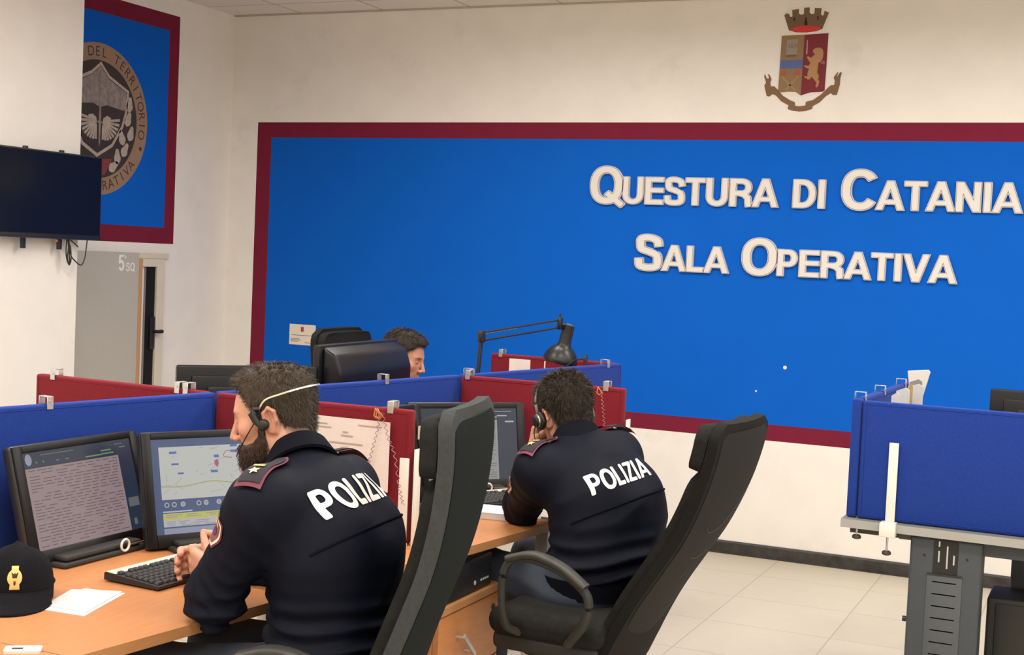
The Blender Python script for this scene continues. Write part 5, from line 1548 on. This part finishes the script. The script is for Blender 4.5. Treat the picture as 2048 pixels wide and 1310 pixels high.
merge(bm, t, cm @ Matrix.Translation((0, 0, .0015))); link('ribbon', bm, M('crest_ribbon', (.21, .11, .055), .7), crest)

# ---- round emblem on the recessed wall (partly hidden by the near wall)
em = thing('emblem', 'round brown emblem with shield painted on the narrow blue panel', 'emblem', (XL, 6.17, 2.29))
RAD = .432
mm_ = frame((0, 0, 0), (0, 1, 0), (0, 0, 1), (1, 0, 0))
def disc(r, n=64, a0=0, a1=360): return [(r * math.cos(math.radians(a0 + (a1 - a0) * k / n)), r * math.sin(math.radians(a0 + (a1 - a0) * k / n))) for k in range(n)]
def emp(name, pts, mat, t0, t1, par=em, sc_=RAD):
    bm = NB(); prism(bm, [(x * sc_, y * sc_) for x, y in pts], t0, t1, mm_); bmesh.ops.recalc_face_normals(bm, faces=list(bm.faces)); return link(name, bm, mat, par)
ETAN = M('emblem_tan', (.30, .19, .125), .75, noise=.08, nscale=9); EDRK = M('emblem_dark', (.035, .026, .026), .75); EGRY = M('emblem_grey', (.25, .205, .19), .75, noise=.3, nscale=30); EPAL = M('emblem_pale', (.42, .35, .30), .75, noise=.15, nscale=40); EINK = M('emblem_lettering', (.055, .035, .030), .8); ERED = M('emblem_red', (.20, .04, .035), .75)
rg_ = emp('ring', disc(1), ETAN, .0005, .0015)
emp('inner_field', disc(.775), EDRK, .0015, .0022)
bm = NB()
def ring_text(bm, body, a0, a1, r, size, inward):
    n = len(body)
    for k, ch in enumerate(body):
        if ch == ' ': continue
        a = math.radians(a0 + (a1 - a0) * k / (n - 1))
        t = text_mesh(ch, size, .0, 1.0, 'CENTER')
        up = a if not inward else a + PI
        rr = r if not inward else r + size * .68
        m = mm_ @ Matrix.Translation((rr * math.cos(a), rr * math.sin(a), .0018)) @ Matrix.Rotation(up - PI / 2, 4, 'Z')
        merge(bm, t, m)
ring_text(bm, 'DEL', 101, 84.2, RAD * .825, .080, False)
link('short_word_lettering', bm, EINK, rg_); bm = NB()
ring_text(bm, 'TERRITORIO', 67.5, -8, RAD * .825, .080, False)
link('upper_lettering', bm, EINK, rg_); bm = NB()
ring_text(bm, 'OPERATIVA', -103, -39, RAD * .815, .080, True)
link('lower_lettering', bm, EINK, rg_)
emp('star', [(.87 + (.045 if k % 2 == 0 else .018) * math.cos(math.radians(90 + 36 * k)), -.315 + (.045 if k % 2 == 0 else .018) * math.sin(math.radians(90 + 36 * k))) for k in range(10)], EINK, .0018, .0022, rg_)
shd = [(0.03, .76), (-.15, .62), (-.56, .44), (-.54, .12), (-.46, -.10), (-.30, -.36), (.0, -.50), (.30, -.34), (.50, -.06), (.57, .14), (.60, .44), (.20, .60)]
s_ = emp('shield', shd, EPAL, .0022, .0028)
emp('shield_field', [(x * .92 + .002, y * .92 + .01) for x, y in shd], EDRK, .0028, .0033, s_)
emp('shield_chief', [(.03, .70), (-.14, .57), (-.50, .41), (-.50, .16), (-.1, .20), (.03, .16), (.16, .20), (.54, .16), (.54, .41), (.18, .55)], EGRY, .0033, .0038, s_)
for sgn in (-1, 1):
    w_ = [(.03 + sgn * .04, -.02), (.03 + sgn * .10, .06), (.03 + sgn * .26, .07), (.03 + sgn * .36, .04)]
    for k in range(9):
        a = math.radians(8 - k * 12); L_ = .34 - .012 * k
        x0, y0 = .03 + sgn * .06, -.02
        d = (sgn * math.cos(a), math.sin(a)); nn = (-d[1] * .012, d[0] * .012)
        emp('wing_feather', [(x0 + d[0] * .05 + nn[0], y0 + d[1] * .05 + nn[1]), (x0 + d[0] * L_ + nn[0] * 1.6, y0 + d[1] * L_ + nn[1] * 1.6), (x0 + d[0] * L_ - nn[0] * 1.6, y0 + d[1] * L_ - nn[1] * 1.6), (x0 + d[0] * .05 - nn[0], y0 + d[1] * .05 - nn[1])], EPAL, .0034 + .00003 * k, .0040 + .00003 * k, s_)
    emp('wing', [(.03 + sgn * .05, -.06), (.03 + sgn * .07, .02), (.03 + sgn * .14, .06), (.03 + sgn * .22, .04), (.03 + sgn * .20, -.03), (.03 + sgn * .13, -.07)], EPAL, .0036, .0045, s_)
emp('sword', [(.012, .64), (.03, .70), (.048, .64), (.05, -.02), (.075, -.02), (.075, -.05), (.05, -.05), (.045, -.30), (.03, -.36), (.015, -.30), (.01, -.05), (-.015, -.05), (-.015, -.02), (.01, -.02)], EGRY, .0046, .0052, s_)
for k, (x, y, a) in enumerate(((.60, .06, 70), (.66, -.13, 75), (.55, -.36, 60), (.33, -.60, 35), (.62, .26, 85), (.48, -.20, 110), (.40, -.46, 95))):
    pts = []
    for q in range(14):
        b = 2 * PI * q / 14; u_, v_ = .105 * math.cos(b), .060 * math.sin(b) * (1 + .25 * math.cos(3 * b)); ca, sa = math.cos(math.radians(a)), math.sin(math.radians(a))
        pts.append((x + u_ * ca - v_ * sa, y + u_ * sa + v_ * ca))
    emp('laurel_leaf', pts, EPAL, .0022, .0028)
emp('red_ribbon', [(.05, -.52), (.30, -.50), (.16, -.72), (.04, -.74)], ERED, .0023, .003)

# ---- notice on the back wall and two filled screw holes
nt = thing('notice', 'small white notice with red crest near the left end of the blue wall', 'notice', (-4.774, YB, 1.05))
bm = NB(); box2(bm, (-.098, -.002, -.066), (.098, -.0003, .066)); link('paper', bm, M('notice_paper', (.78, .70, .60), .8), nt)
bm = NB(); box2(bm, (-.012, -.0028, .020), (.010, -.002, .050)); link('printed_crest', bm, M('notice_red', (.42, .06, .04), .8), nt)
bm = NB()
for x0, x1, z in ((-.08, .08, -.004), (-.085, -.02, -.028), (-.085, -.01, -.036), (-.085, -.03, -.044), (.02, .085, -.050)): box2(bm, (x0, -.0028, z - .002), (x1, -.002, z + .002))
link('printed_text', bm, INK, nt)
for (x, z, r, lb) in ((-1.648, 1.068, .011, 'larger white filler spot on the blue wall below the raised letters'), (-1.802, .926, .006, 'tiny white filler spot on the blue wall, lower of two')):
    bm = NB(); lathe(bm, [(r, 0), (r * .9, .0015)], 12, frame((x, YB, z), (1, 0, 0), (0, 0, 1), (0, -1, 0)))
    tag(link('filler_spot', bm, WHITE, None, 40), lb, 'spot')

# ---- police cap
cap = thing('police_cap', 'dark navy police cap with gold badge on the beech desk', 'cap', (-2.370, 2.486, ZD), math.atan2(-.84, .55) - PI / 2)   # local +y = front
CAPM = M('cap_wool', (.0075, .0075, .0105), .95, noise=.25, nscale=250, bump=.3, bscale=900, spec=.15)
def cap_r(a, h):
    """radius of the crown at azimuth a (0 = front) and height 0..1"""
    rx, ry = .083, .098
    s = (max(1 - h ** 2.6, 0)) ** .5
    fb = 1.0 + .04 * math.cos(a)
    return rx * s * fb, ry * s * fb
bm = NB(); rows_ = []
NH, NA = 14, 48
for j in range(NH + 1):
    h = j / NH; ring = []
    for k in range(NA):
        a = 2 * PI * k / NA
        rx, ry = cap_r(a, min(h, .995)); zz = .026 + .106 * h * (1 + .10 * math.cos(a) * h)
        crease = -.0016 * (abs(math.sin(3 * a)) < .08)
        ring.append(bm.verts.new(((rx + crease) * math.sin(a), (ry + crease) * math.cos(a), zz + .002 * math.sin(5 * a + 7 * h))))
    rows_.append(ring)
for A_, B_ in zip(rows_, rows_[1:]):
    for k in range(NA): bm.faces.new((A_[k], A_[(k + 1) % NA], B_[(k + 1) % NA], B_[k]))
bm.faces.new(rows_[-1])
low = [bm.verts.new((v.co.x * .99, v.co.y * .99, .004 if True else 0)) for v in rows_[0]]
for k in range(NA): bm.faces.new((low[k], low[(k + 1) % NA], rows_[0][(k + 1) % NA], rows_[0][k]))
bmesh.ops.recalc_face_normals(bm, faces=list(bm.faces))
link('crown', bm, CAPM, cap, 60)
bm = NB(); tube(bm, [(.0825 * math.sin(2 * PI * k / 40), .0985 * math.cos(2 * PI * k / 40), .041) for k in range(40)], .0035, 6, closed=True); link('band_seam', bm, CAPM, cap, 60)
bm = NB(); lathe(bm, [(.007, 0), (.006, .004), (.002, .006)], 12, T((0, -.002, .131))); link('top_button', bm, CAPM, cap, 60)
bm = NB(); G = []
for j in range(9):
    v = j / 8; ring = []
    for k in range(19):
        a = math.radians(-78 + 156 * k / 18)
        rx, ry = .083, .101; L_ = .070 * math.cos(a * .9) ** .7
        x = (rx + L_ * v * .25) * math.sin(a); y = ry * math.cos(a) + L_ * v
        z = .040 - .034 * v - .018 * (math.sin(a) ** 2) * (.3 + v * .5)
        ring.append((x, y, max(z, .003)))
    G.append(ring)
A_ = [[bm.verts.new(p) for p in r] for r in G]; B_ = [[bm.verts.new((p[0], p[1], p[2] - .003)) for p in r] for r in G]
for j in range(8):
    for k in range(18):
        bm.faces.new((A_[j][k], A_[j][k + 1], A_[j + 1][k + 1], A_[j + 1][k])); bm.faces.new((B_[j][k], B_[j + 1][k], B_[j + 1][k + 1], B_[j][k + 1]))
for k in range(18): bm.faces.new((A_[8][k], A_[8][k + 1], B_[8][k + 1], B_[8][k]))
for j in range(8):
    bm.faces.new((A_[j][0], A_[j + 1][0], B_[j + 1][0], B_[j][0])); bm.faces.new((A_[j][18], B_[j][18], B_[j + 1][18], A_[j + 1][18]))
bmesh.ops.recalc_face_normals(bm, faces=list(bm.faces)); link('visor', bm, CAPM, cap, 60)
# badge: oval with a dark eagle, hugging the front
def cap_pt(x, h, off=.0015):
    a = math.atan2(x, .09); rx, ry = cap_r(a, h); return Vector(((rx + off) * math.sin(a), (ry + off) * math.cos(a), .026 + .106 * h * (1 + .10 * math.cos(a) * h)))
def cap_poly(bm, pts, off):
    fs = [bm.verts.new(cap_pt(x, h, off)) for x, h in pts]; c = bm.verts.new(cap_pt(sum(p[0] for p in pts) / len(pts), sum(p[1] for p in pts) / len(pts), off + .002))
    for k in range(len(fs)): bm.faces.new((fs[k], fs[(k + 1) % len(fs)], c))
bm = NB(); bx_ = -.012
pts = [(bx_ + .0185 * math.cos(a), .44 + .165 * math.sin(a)) for a in [2 * PI * k / 20 for k in range(20)]]
cap_poly(bm, pts, .002); cap_poly(bm, [(bx_ - .012, .20), (bx_ + .012, .20), (bx_ + .011, .32), (bx_ - .011, .32)], .0022); cap_poly(bm, [(bx_ - .009, .58), (bx_ + .009, .58), (bx_ + .010, .655), (bx_ - .010, .655)], .0022)
bmesh.ops.recalc_face_normals(bm, faces=list(bm.faces)); bd = link('badge', bm, GOLD, cap, 60)
bm = NB(); cap_poly(bm, [(bx_ - .009, .55), (bx_ - .004, .50), (bx_, .54), (bx_ + .004, .50), (bx_ + .009, .55), (bx_ + .005, .44), (bx_ - .005, .44)], .0050); cap_poly(bm, [(bx_ - .003, .38), (bx_ + .003, .38), (bx_ + .002, .30), (bx_ - .002, .30)], .0050); link('badge_eagle', bm, M('badge_dark', (.06, .03, .012), .6), bd)

# ---- papers on the desk
def sheet(name, label, pts, z, th=.0012, mat=PAPER, group=None):
    c = Vector((sum(p[0] for p in pts) / 4, sum(p[1] for p in pts) / 4, z))
    bm = NB(); prism(bm, [(p[0] - c.x, p[1] - c.y) for p in pts], 0, th); bmesh.ops.recalc_face_normals(bm, faces=list(bm.faces))
    o = link(name, bm, mat, None, None, c); tag(o, label, 'paper', group); return o
sheet('paper_sheet', 'lower white sheet lying by the police cap', [(-2.255, 2.445), (-2.135, 2.452), (-2.196, 2.668), (-2.31, 2.65)], ZD, .001)
sheet('paper_sheet', 'top white sheet of the pair between cap and keyboard', [(-2.275, 2.475), (-2.150, 2.472), (-2.212, 2.675), (-2.325, 2.622)], ZD + .0012, .001)
np_ = thing('notepad', 'white notepad at the elbow of the officer resting his chin', 'notepad', (-1.875, 4.13, ZD), .15)
bm = NB(); box2(bm, (-.07, -.05, 0), (.07, .09, .022), .002); link('pages', bm, PAPER, np_)
bm = NB(); box2(bm, (-.071, -.051, .0222), (.071, .091, .0236), .0005); link('top_page', bm, M('paper_bright', (.88, .86, .84), .8), np_)
tg = thing('plastic_tag', 'white plastic tag with a small black mark at the lower left desk edge', 'tag', (-2.055, 2.176, ZD), .6)
bm = NB(); prism(bm, rrect(.075, .042, .008, 4), 0, .006); bmesh.ops.recalc_face_normals(bm, faces=list(bm.faces)); link('plate', bm, M('tag_white', (.80, .76, .68), .4), tg, 40)
bm = NB(); box2(bm, (-.022, -.006, .006), (.0, .004, .0066)); link('black_mark', bm, BLACK, tg)

# ---- keyboards
def keyboard(label, pos, rz):
    k_ = thing('keyboard', label, 'keyboard', pos, rz, 'keyboards on the desks')
    bm = NB(); prof = [(-.09, .004), (-.092, .012), (.088, .024), (.092, .021), (.092, .004)]
    prism(bm, prof, -.225, .225, frame((0, 0, 0), (0, 1, 0), (0, 0, 1), (1, 0, 0))); bmesh.ops.recalc_face_normals(bm, faces=list(bm.faces)); link('case', bm, M('keyboard_black', (.014, .014, .014), .45), k_, 30)
    def zt(y): return .012 + (y + .092) / .18 * .012
    bm = NB(); mt = frame((0, 0, 0), (1, 0, 0), (0, .9978, .0665), (0, -.0665, .9978))
    a, b = .055, .088
    vs = [bm.verts.new((x, y, zt(y) + .0012)) for x, y in ((-.224, a), (.224, a), (.224, b), (-.224, b))]; bm.faces.new(vs); link('silver_strip', bm, M('keyboard_silver', (.55, .52, .47), .4), k_)
    bm = NB()
    rows_k = [(-.080, [(-.215, .024), (-.187, .020), (-.163, .020), (-.138, .100), (-.034, .020), (-.010, .020), (.014, .026)]), (-.061, None), (-.042, None), (-.023, None), (-.004, None), (.016, None), (.043, 'f')]
    for y, spec_ in rows_k:
        if spec_ is None: xs = [(-.215 + .0193 * q, .0172) for q in range(13)] + [(.036, .0172)] if False else [(-.215 + .0193 * q, .0172) for q in range(14)]
        elif spec_ == 'f': xs = [(-.215, .016)] + [(-.178 + .0175 * q + .008 * (q // 4), .0155) for q in range(12)]
        else: xs = spec_
        xs = list(xs) + [(.068 + .0193 * q, .0172) for q in range(3)] * (0 if spec_ == 'f' else 1) + ([] if spec_ == 'f' else [(.138 + .0193 * q, .0172) for q in range(4)])
        if spec_ == 'f': xs += [(.068 + .0193 * q, .0172) for q in range(3)]
        for x, w_ in xs:
            z0 = zt(y); t = NB(); box(t, (0, 0, 0), (w_, .0165, .007), .0018, 1)
            for v in t.verts:
                if v.co.z > 0: v.co.x *= .86; v.co.y *= .84
            merge(bm, t, T((x + w_ / 2, y + .008, z0 + .0035), rx=.066))
    link('keycaps', bm, M('keycap_black', (.018, .018, .018), .5), k_, 40)
    for x in (-.18, .18):
        bm = NB(); box2(bm, (x - .012, .06, -.0), (x + .012, .075, .012), .002); link('foot', bm, BLACK, k_)
    return k_
keyboard('black keyboard under the clasped hands of the bearded officer', (-2.215, 2.955, ZD), math.radians(86))
keyboard('black keyboard partly hidden by the nearest chair, beside the white notepad', (-1.985, 4.405, ZD), math.radians(62))

# ---- sheets pinned to the red screens
def pin_sheet(label, x0, x1, z0, z1, y, lines, pos=None, tilt=0.0, curl=.004, dot=False):
    o = thing('paper_sheet', label, 'paper', ((x0 + x1) / 2, y, (z0 + z1) / 2))
    W, H = x1 - x0, z1 - z0
    bm = NB(); nx, nz = 12, 8; V = {}
    for i in range(nx + 1):
        for j in range(nz + 1):
            u, v = i / nx - .5, j / nz - .5
            yy = -.0015 - curl * (abs(u * 2) ** 3) * .5 - curl * (.5 + .5 * math.sin(u * 9 + 2)) * .4
            V[i, j] = bm.verts.new((u * W + v * tilt * H, yy, v * H - u * tilt * W))
    for i in range(nx):
        for j in range(nz): bm.faces.new((V[i, j], V[i + 1, j], V[i + 1, j + 1], V[i, j + 1]))
    r = bmesh.ops.extrude_face_region(bm, geom=list(bm.faces))
    for g in r['geom']:
        if isinstance(g, bmesh.types.BMVert): g.co.y += .0006
    bmesh.ops.recalc_face_normals(bm, faces=list(bm.faces)); link('page', bm, M('pinned_paper', (.80, .72, .68), .85, noise=.02), o, 60)
    bm = NB()
    for a, b, z, h in lines: box2(bm, (a * W, -.0015 - curl * 1.2 - .0008, z * H - h * H / 2), (b * W, -.0015 - curl * 1.2, z * H + h * H / 2))
    if lines: link('printed_text', bm, M('faint_print', (.50, .42, .42), .9), o)
    if dot:
        bm = NB(); lathe(bm, [(.004, 0), (.004, .003)], 10, frame((0, -curl - .002, 0), (1, 0, 0), (0, 0, 1), (0, -1, 0))); link('pin', bm, M('pin_dark', (.05, .04, .035), .5), o)
    return o
pin_sheet('white printed sheet taped to the red screen beside the bearded officer', -2.245, -1.955, .885, 1.096, 3.552, [(-.45, -.25, .40, .012), (-.40, -.2, .35, .012), (.12, .40, .42, .012), (-.06, .0, .30, .02), (-.08, .06, .25, .018), (-.22, .18, .14, .018), (-.08, .04, .06, .02), (-.05, .24, -.06, .018), (.10, .26, -.18, .018), (-.3, .2, -.28, .014)], curl=.003)
pin_sheet('curled blank white sheet pinned to the farthest red screen', -2.665, -2.475, .99, 1.118, 6.008, [], curl=.012, dot=True)

# ---- coiled cords hanging from the clamps of the red screens
def cord(label, pts, amp, turns, end=False):
    P = catmull([Vector(p) for p in pts], 40); n = len(P)
    out = []
    for i, p in enumerate(P):
        a = 2 * PI * turns * i / (n - 1)
        out.append(p + Vector((amp * math.cos(a), amp * .5 * math.sin(a), 0)))
    c = P[0].copy(); o = thing('coiled_cord', label, 'cord', c)
    bm = NB(); tube(bm, [q - c for q in out], .0011, 5, up=(0, 1, 0)); link('coil', bm, M('cord_pale', (.34, .17, .15), .5), o, 60)
    bm = NB(); tube(bm, [(-.010, -.014, .012), (.0, -.022, .004), (.010, -.016, -.008), (.0, -.024, -.016), (-.012, -.018, -.01), (-.010, -.014, .012)], .0022, 6, up=(0, 1, 0)); link('knot', bm, M('cord_orange', (.52, .20, .06), .55), o, 60)
    if end:
        e = P[-1] - c; bm = NB(); box(bm, (e.x, e.y, e.z - .006), (.012, .008, .012), .001); link('end_clip', bm, BLACK, o)
    return o
cord('pale coiled cord hanging in front of the taped white sheet', [(-1.985, 3.540, 1.125), (-1.995, 3.538, 1.06), (-2.010, 3.538, 1.0), (-2.022, 3.538, .945)], .0045, 11, True)
cord('pale coiled cord hanging beside the taped sheet, ending by the white bar', [(-1.975, 3.535, 1.125), (-1.955, 3.534, 1.06), (-1.925, 3.530, 1.0), (-1.905, 3.528, .91), (-1.890, 3.528, .86)], .0045, 15)
cord('pale coiled cord hanging on the red screen right of the messy-haired officer', [(-1.735, 4.765, 1.125), (-1.725, 4.762, 1.06), (-1.715, 4.762, .99)], .0045, 9)

# ---- headsets
def headset1():
    H = H1; c, R, s = H['head'], H['headR'], H['hs']
    o = thing('headset', 'light headset with silver band worn by the bearded officer', 'headset', tuple(c))
    W = lambda x, y, z: Vector((R @ (np.array([x, y, z]) * s)).tolist())
    pts = [W(-.090, .004, .030), W(-.096, -.020, .050), W(-.095, -.060, .056), W(-.078, -.104, .060), W(-.040, -.124, .061), W(0, -.130, .061), W(.040, -.124, .061), W(.078, -.104, .060), W(.095, -.060, .056), W(.096, -.02, .05), W(.090, .004, .030)]
    bm = NB(); up = Vector((R @ np.array([0, .3, 1.])).tolist()); sweep(bm, catmull(pts, 8), [(-.001, -.002), (.001, -.002), (.001, .002), (-.001, .002)], up=up); link('headband', bm, M('band_silver', (.80, .76, .66), .25, metal=.7), o, 60)
    for sg in (-1, 1):
        bm = NB()
        tube(bm, [W(sg * .091, .003, .032), W(sg * .093, .014, .034), W(sg * .093, .022, .022), W(sg * .094, .016, .004), W(sg * .095, .006, -.012)], .0085, 10, up=(0, 0, 1), scale=lambda t: .75 + .5 * math.sin(t * PI))
        m = frame(W(sg * .092, -.002, -.010), Vector((R @ np.array([0, 1., 0])).tolist()), Vector((R @ np.array([0, 0, 1.])).tolist()), Vector((R @ np.array([sg, 0, 0])).tolist()))
        lathe(bm, [(.010, -.006), (.0135, -.002), (.0135, .006), (.009, .010)], 18, m)
        link('earpiece', bm, M('headset_black', (.012, .012, .012), .45), o, 60)
    bm = NB(); tube(bm, [W(-.094, .016, .004), W(-.090, .050, -.030), W(-.070, .085, -.062), W(-.052, .100, -.075)], .0016, 6); link('microphone_boom', bm, BLACK, o, 60)
headset1()
def headset2():
    H = H2; c, R, s = H['head'], H['headR'], H['hs']
    o = thing('headset', 'black over-ear headset worn by the officer resting his chin', 'headset', tuple(c))
    W = lambda x, y, z: Vector((R @ (np.array([x, y, z]) * s)).tolist())
    pts = [W(-.098, .010, .010)] + [W(-.104 * math.cos(math.radians(a)) , .004 + .01 * math.sin(math.radians(a)), .030 + .126 * math.sin(math.radians(a))) for a in range(10, 171, 16)] + [W(.098, .010, .010)]
    fw = Vector((R @ np.array([0, 1., 0])).tolist())
    bm = NB(); sweep(bm, catmull(pts, 5), [(-.0045, -.0014), (.0045, -.0014), (.0045, .0014), (-.0045, .0014)], up=Vector(W(0, 0, 1)) if False else Vector((R @ np.array([0, .05, 1.])).tolist())); link('headband', bm, M('band_dark_silver', (.30, .28, .24), .3, metal=.7), o, 60)
    for sg in (-1, 1):
        m = frame(W(sg * .088, .010, -.004), fw, Vector((R @ np.array([0, 0, 1.])).tolist()), Vector((R @ np.array([sg, 0, 0])).tolist()))
        bm = NB(); lathe(bm, [(.020, -.004), (.030, .0), (.032, .008), (.027, .014), (.020, .015)], 24, m); cu = link('ear_cushion', bm, M('headset_black', (.012, .012, .012), .45), o, 60)
        bm = NB(); lathe(bm, [(.021, .014), (.021, .024), (.016, .028), (.006, .029)], 24, m); link('cup_shell', bm, M('headset_black', (.012, .012, .012), .45), cu, 60)
        bm = NB(); lathe(bm, [(.0215, .015), (.0225, .018), (.0215, .021)], 24, m, cap=False); link('cup_ring', bm, M('band_silver', (.80, .76, .66), .25, metal=.7), cu, 60)
    bm = NB(); tube(bm, catmull([W(-.108, .016, -.010), W(-.110, .040, -.040), W(-.098, .060, -.066), W(-.075, .070, -.080)], 6), .0018, 6); lathe(bm, [(.003, 0), (.006, .006), (.006, .016), (.003, .022)], 12, frame(W(-.078, .069, -.079), Vector((0, 1, 0)), Vector((0, 0, 1)), Vector((1, 0, 0)))); link('microphone_boom', bm, BLACK, o, 60)
    bm = NB(); tube(bm, catmull([W(-.108, .012, -.030), W(-.106, .010, -.080), W(-.100, .0, -.13), W(-.110, -.02, -.165)], 6), .0013, 6); link('cable', bm, BLACK, o, 60)
headset2()

# ---- jointed desk lamp clamped behind the blue screen
lp = thing('desk_lamp', 'black jointed desk lamp with bell shade above the blue screens', 'lamp', (-2.455, 5.16, ZD))
LB = M('lamp_black', (.012, .012, .013), .35, spec=.5)
E0 = Vector((.010, .045, .535)); E1 = Vector((.150, .575, .585))
bm = NB(); box2(bm, (-.02, -.03, 0), (.02, .03, .05), .004); cyl(bm, (0, 0, .05), (0, 0, .10), .010, 12); link('clamp', bm, LB, lp, 40)
bm = NB()
for q in (-.012, .012): cyl(bm, (0, q, .09), (E0.x, E0.y + q, E0.z), .0045, 8)
link('lower_arm', bm, LB, lp, 40)
bm = NB(); box(bm, E0, (.022, .04, .05), .005); link('elbow_joint', bm, LB, lp, 40)
bm = NB()
for q in (.016, -.018): cyl(bm, (E0.x, E0.y, E0.z + q), (E1.x, E1.y, E1.z + q), .0045, 8)
link('upper_arm', bm, LB, lp, 40)
bm = NB()
d_ = (E1 - E0) * .42; tube(bm, [Vector((E0.x, E0.y, E0.z + .012)) + d_ * (k / 60) + Vector((.003 * math.cos(k * 1.6), 0, .003 * math.sin(k * 1.6))) for k in range(61)], .0012, 4); link('spring', bm, CHROME, lp, 60)
bm = NB(); box(bm, E1, (.022, .03, .055), .005); cyl(bm, E1 + Vector((0, 0, .03)), E1 + Vector((0, 0, .045)), .005, 8); cyl(bm, E1, E1 + Vector((.03, .03, -.01)), .004, 8); link('head_joint', bm, LB, lp, 40)
hd = E1 + Vector((.030, .035, -.015)); ax_ = Vector((.22, -.02, .97)).normalized()
q_ = ax_.to_track_quat('Z', 'Y').to_matrix().to_4x4()
bm = NB(); lathe(bm, [(.078, -.165), (.080, -.160), (.078, -.145), (.066, -.118), (.048, -.098), (.034, -.088), (.029, -.075), (.0275, .0), (.0265, .008), (.012, .010)], 32, Matrix.Translation(hd) @ q_, cap=False)
lathe(bm, [(.074, -.163), (.064, -.118), (.030, -.088), (.004, -.085)], 32, Matrix.Translation(hd) @ q_, cap=False); link('lamp_shade', bm, LB, lp, 50)
bm = NB(); lathe(bm, [(.016, .010), (.016, .012), (.004, .012)], 20, Matrix.Translation(hd) @ q_); link('vent_ring', bm, M('lamp_grey', (.20, .19, .18), .4, metal=.4), lp, 40)
bm = NB(); t = NB(); bmesh.ops.create_uvsphere(t, u_segments=16, v_segments=10, radius=.028); merge(bm, t, Matrix.Translation(hd) @ q_ @ Matrix.Translation((0, 0, -.115))); link('bulb', bm, M('bulb_white', (.75, .73, .70), .3), lp, 60)
cb = thing('cable_end', 'black cable with plug bent over the far end of the blue screen', 'cable', (-2.18, 5.70, 1.14))
bm = NB(); tube(bm, catmull([(-.085, .02, -.02), (-.055, .02, .0), (-.03, .015, .018), (-.005, .01, .022), (.012, .005, .026)], 8), .0045, 8); link('cable', bm, BLACK, cb, 60)
bm = NB(); box(bm, (.018, .005, .024), (.020, .018, .030), .004); box(bm, (.024, .003, .042), (.008, .008, .012), .002); link('plug', bm, M('plug_green_black', (.02, .03, .02), .4), cb, 40)

# ---- papers and holders behind the right-hand blue screens
fh = thing('file_holder', 'white plastic file holder at the end of the right-hand side screen', 'holder', (-.755, 5.90, RZD))
bm = NB(); prism(bm, [(-.035, 0), (.030, 0), (.030, .36), (.060, .485), (.052, .495), (-.030, .485), (-.022, .43), (-.035, .36)], -.012, .012, frame((0, 0, 0), (1, 0, 0), (0, 0, 1), (0, -1, 0))); bmesh.ops.recalc_face_normals(bm, faces=list(bm.faces)); link('shell', bm, M('holder_white', (.80, .76, .70), .5), fh, 30)
bm = NB()
for z in (.38, .43): lathe(bm, [(.011, 0), (.011, .001)], 14, frame((.006, -.0125, z), (1, 0, 0), (0, 0, 1), (0, -1, 0)))
link('punched_hole', bm, M('holder_grey', (.32, .30, .29), .6), fh)
for k, (x, y, z, w_, h_, m_, lb) in enumerate(((-.745, 5.30, 1.135, .03, .05, PAPER, 'narrow upright white slip nearest the corner of the right-hand screens'), (-.735, 5.42, 1.130, .05, .08, PAPER, 'white folded leaflet behind the right-hand blue screen'), (-.725, 5.55, 1.135, .018, .08, M('leaflet_ochre', (.45, .34, .12), .7), 'ochre leaflet standing among white papers at right'), (-.72, 5.66, 1.130, .06, .08, PAPER, 'wide white folder beside the ochre leaflet'), (-.735, 5.78, 1.135, .05, .09, M('leaflet_grey', (.30, .28, .25), .7), 'grey folder next to the white file holder'))):
    o = thing('leaflet', lb, 'paper', (x, y, RZD))
    bm = NB(); hh = z + h_ / 2 - RZD; prism(bm, [(-w_ / 2, 0), (w_ / 2, 0), (w_ / 2, hh - .01), (w_ * .2, hh), (-w_ / 2, hh - .015)], -.004, .004, frame((0, 0, 0), (1, 0, 0), (0, 0, 1), (0, -1, 0))); bmesh.ops.recalc_face_normals(bm, faces=list(bm.faces)); link('pages', bm, m_, o)

# ---- cables hanging under the nearest desk
for k, (pts, lb) in enumerate((([(-2.32, 3.18, .70), (-2.22, 3.06, .45), (-2.20, 2.98, .2), (-2.26, 2.9, .012), (-2.5, 2.8, .012)], 'black cable hanging under the beech desk, leftmost of three'),
                               ([(-2.28, 3.22, .70), (-2.13, 3.12, .5), (-2.10, 3.05, .22), (-2.16, 2.98, .012), (-2.45, 2.95, .012)], 'black cable hanging under the beech desk, middle of three'),
                               ([(-2.25, 3.26, .70), (-2.07, 3.15, .52), (-2.05, 3.08, .22), (-2.12, 3.06, .012), (-2.4, 3.1, .012)], 'black cable hanging under the beech desk, rightmost of three'))):
    c = Vector(pts[0]); bm = NB(); tube(bm, [p - c for p in catmull(pts, 8)], .006, 8); o = link('power_cable', bm, BLACK, None, 60, c); tag(o, lb, 'cable', 'cables under the nearest desk')
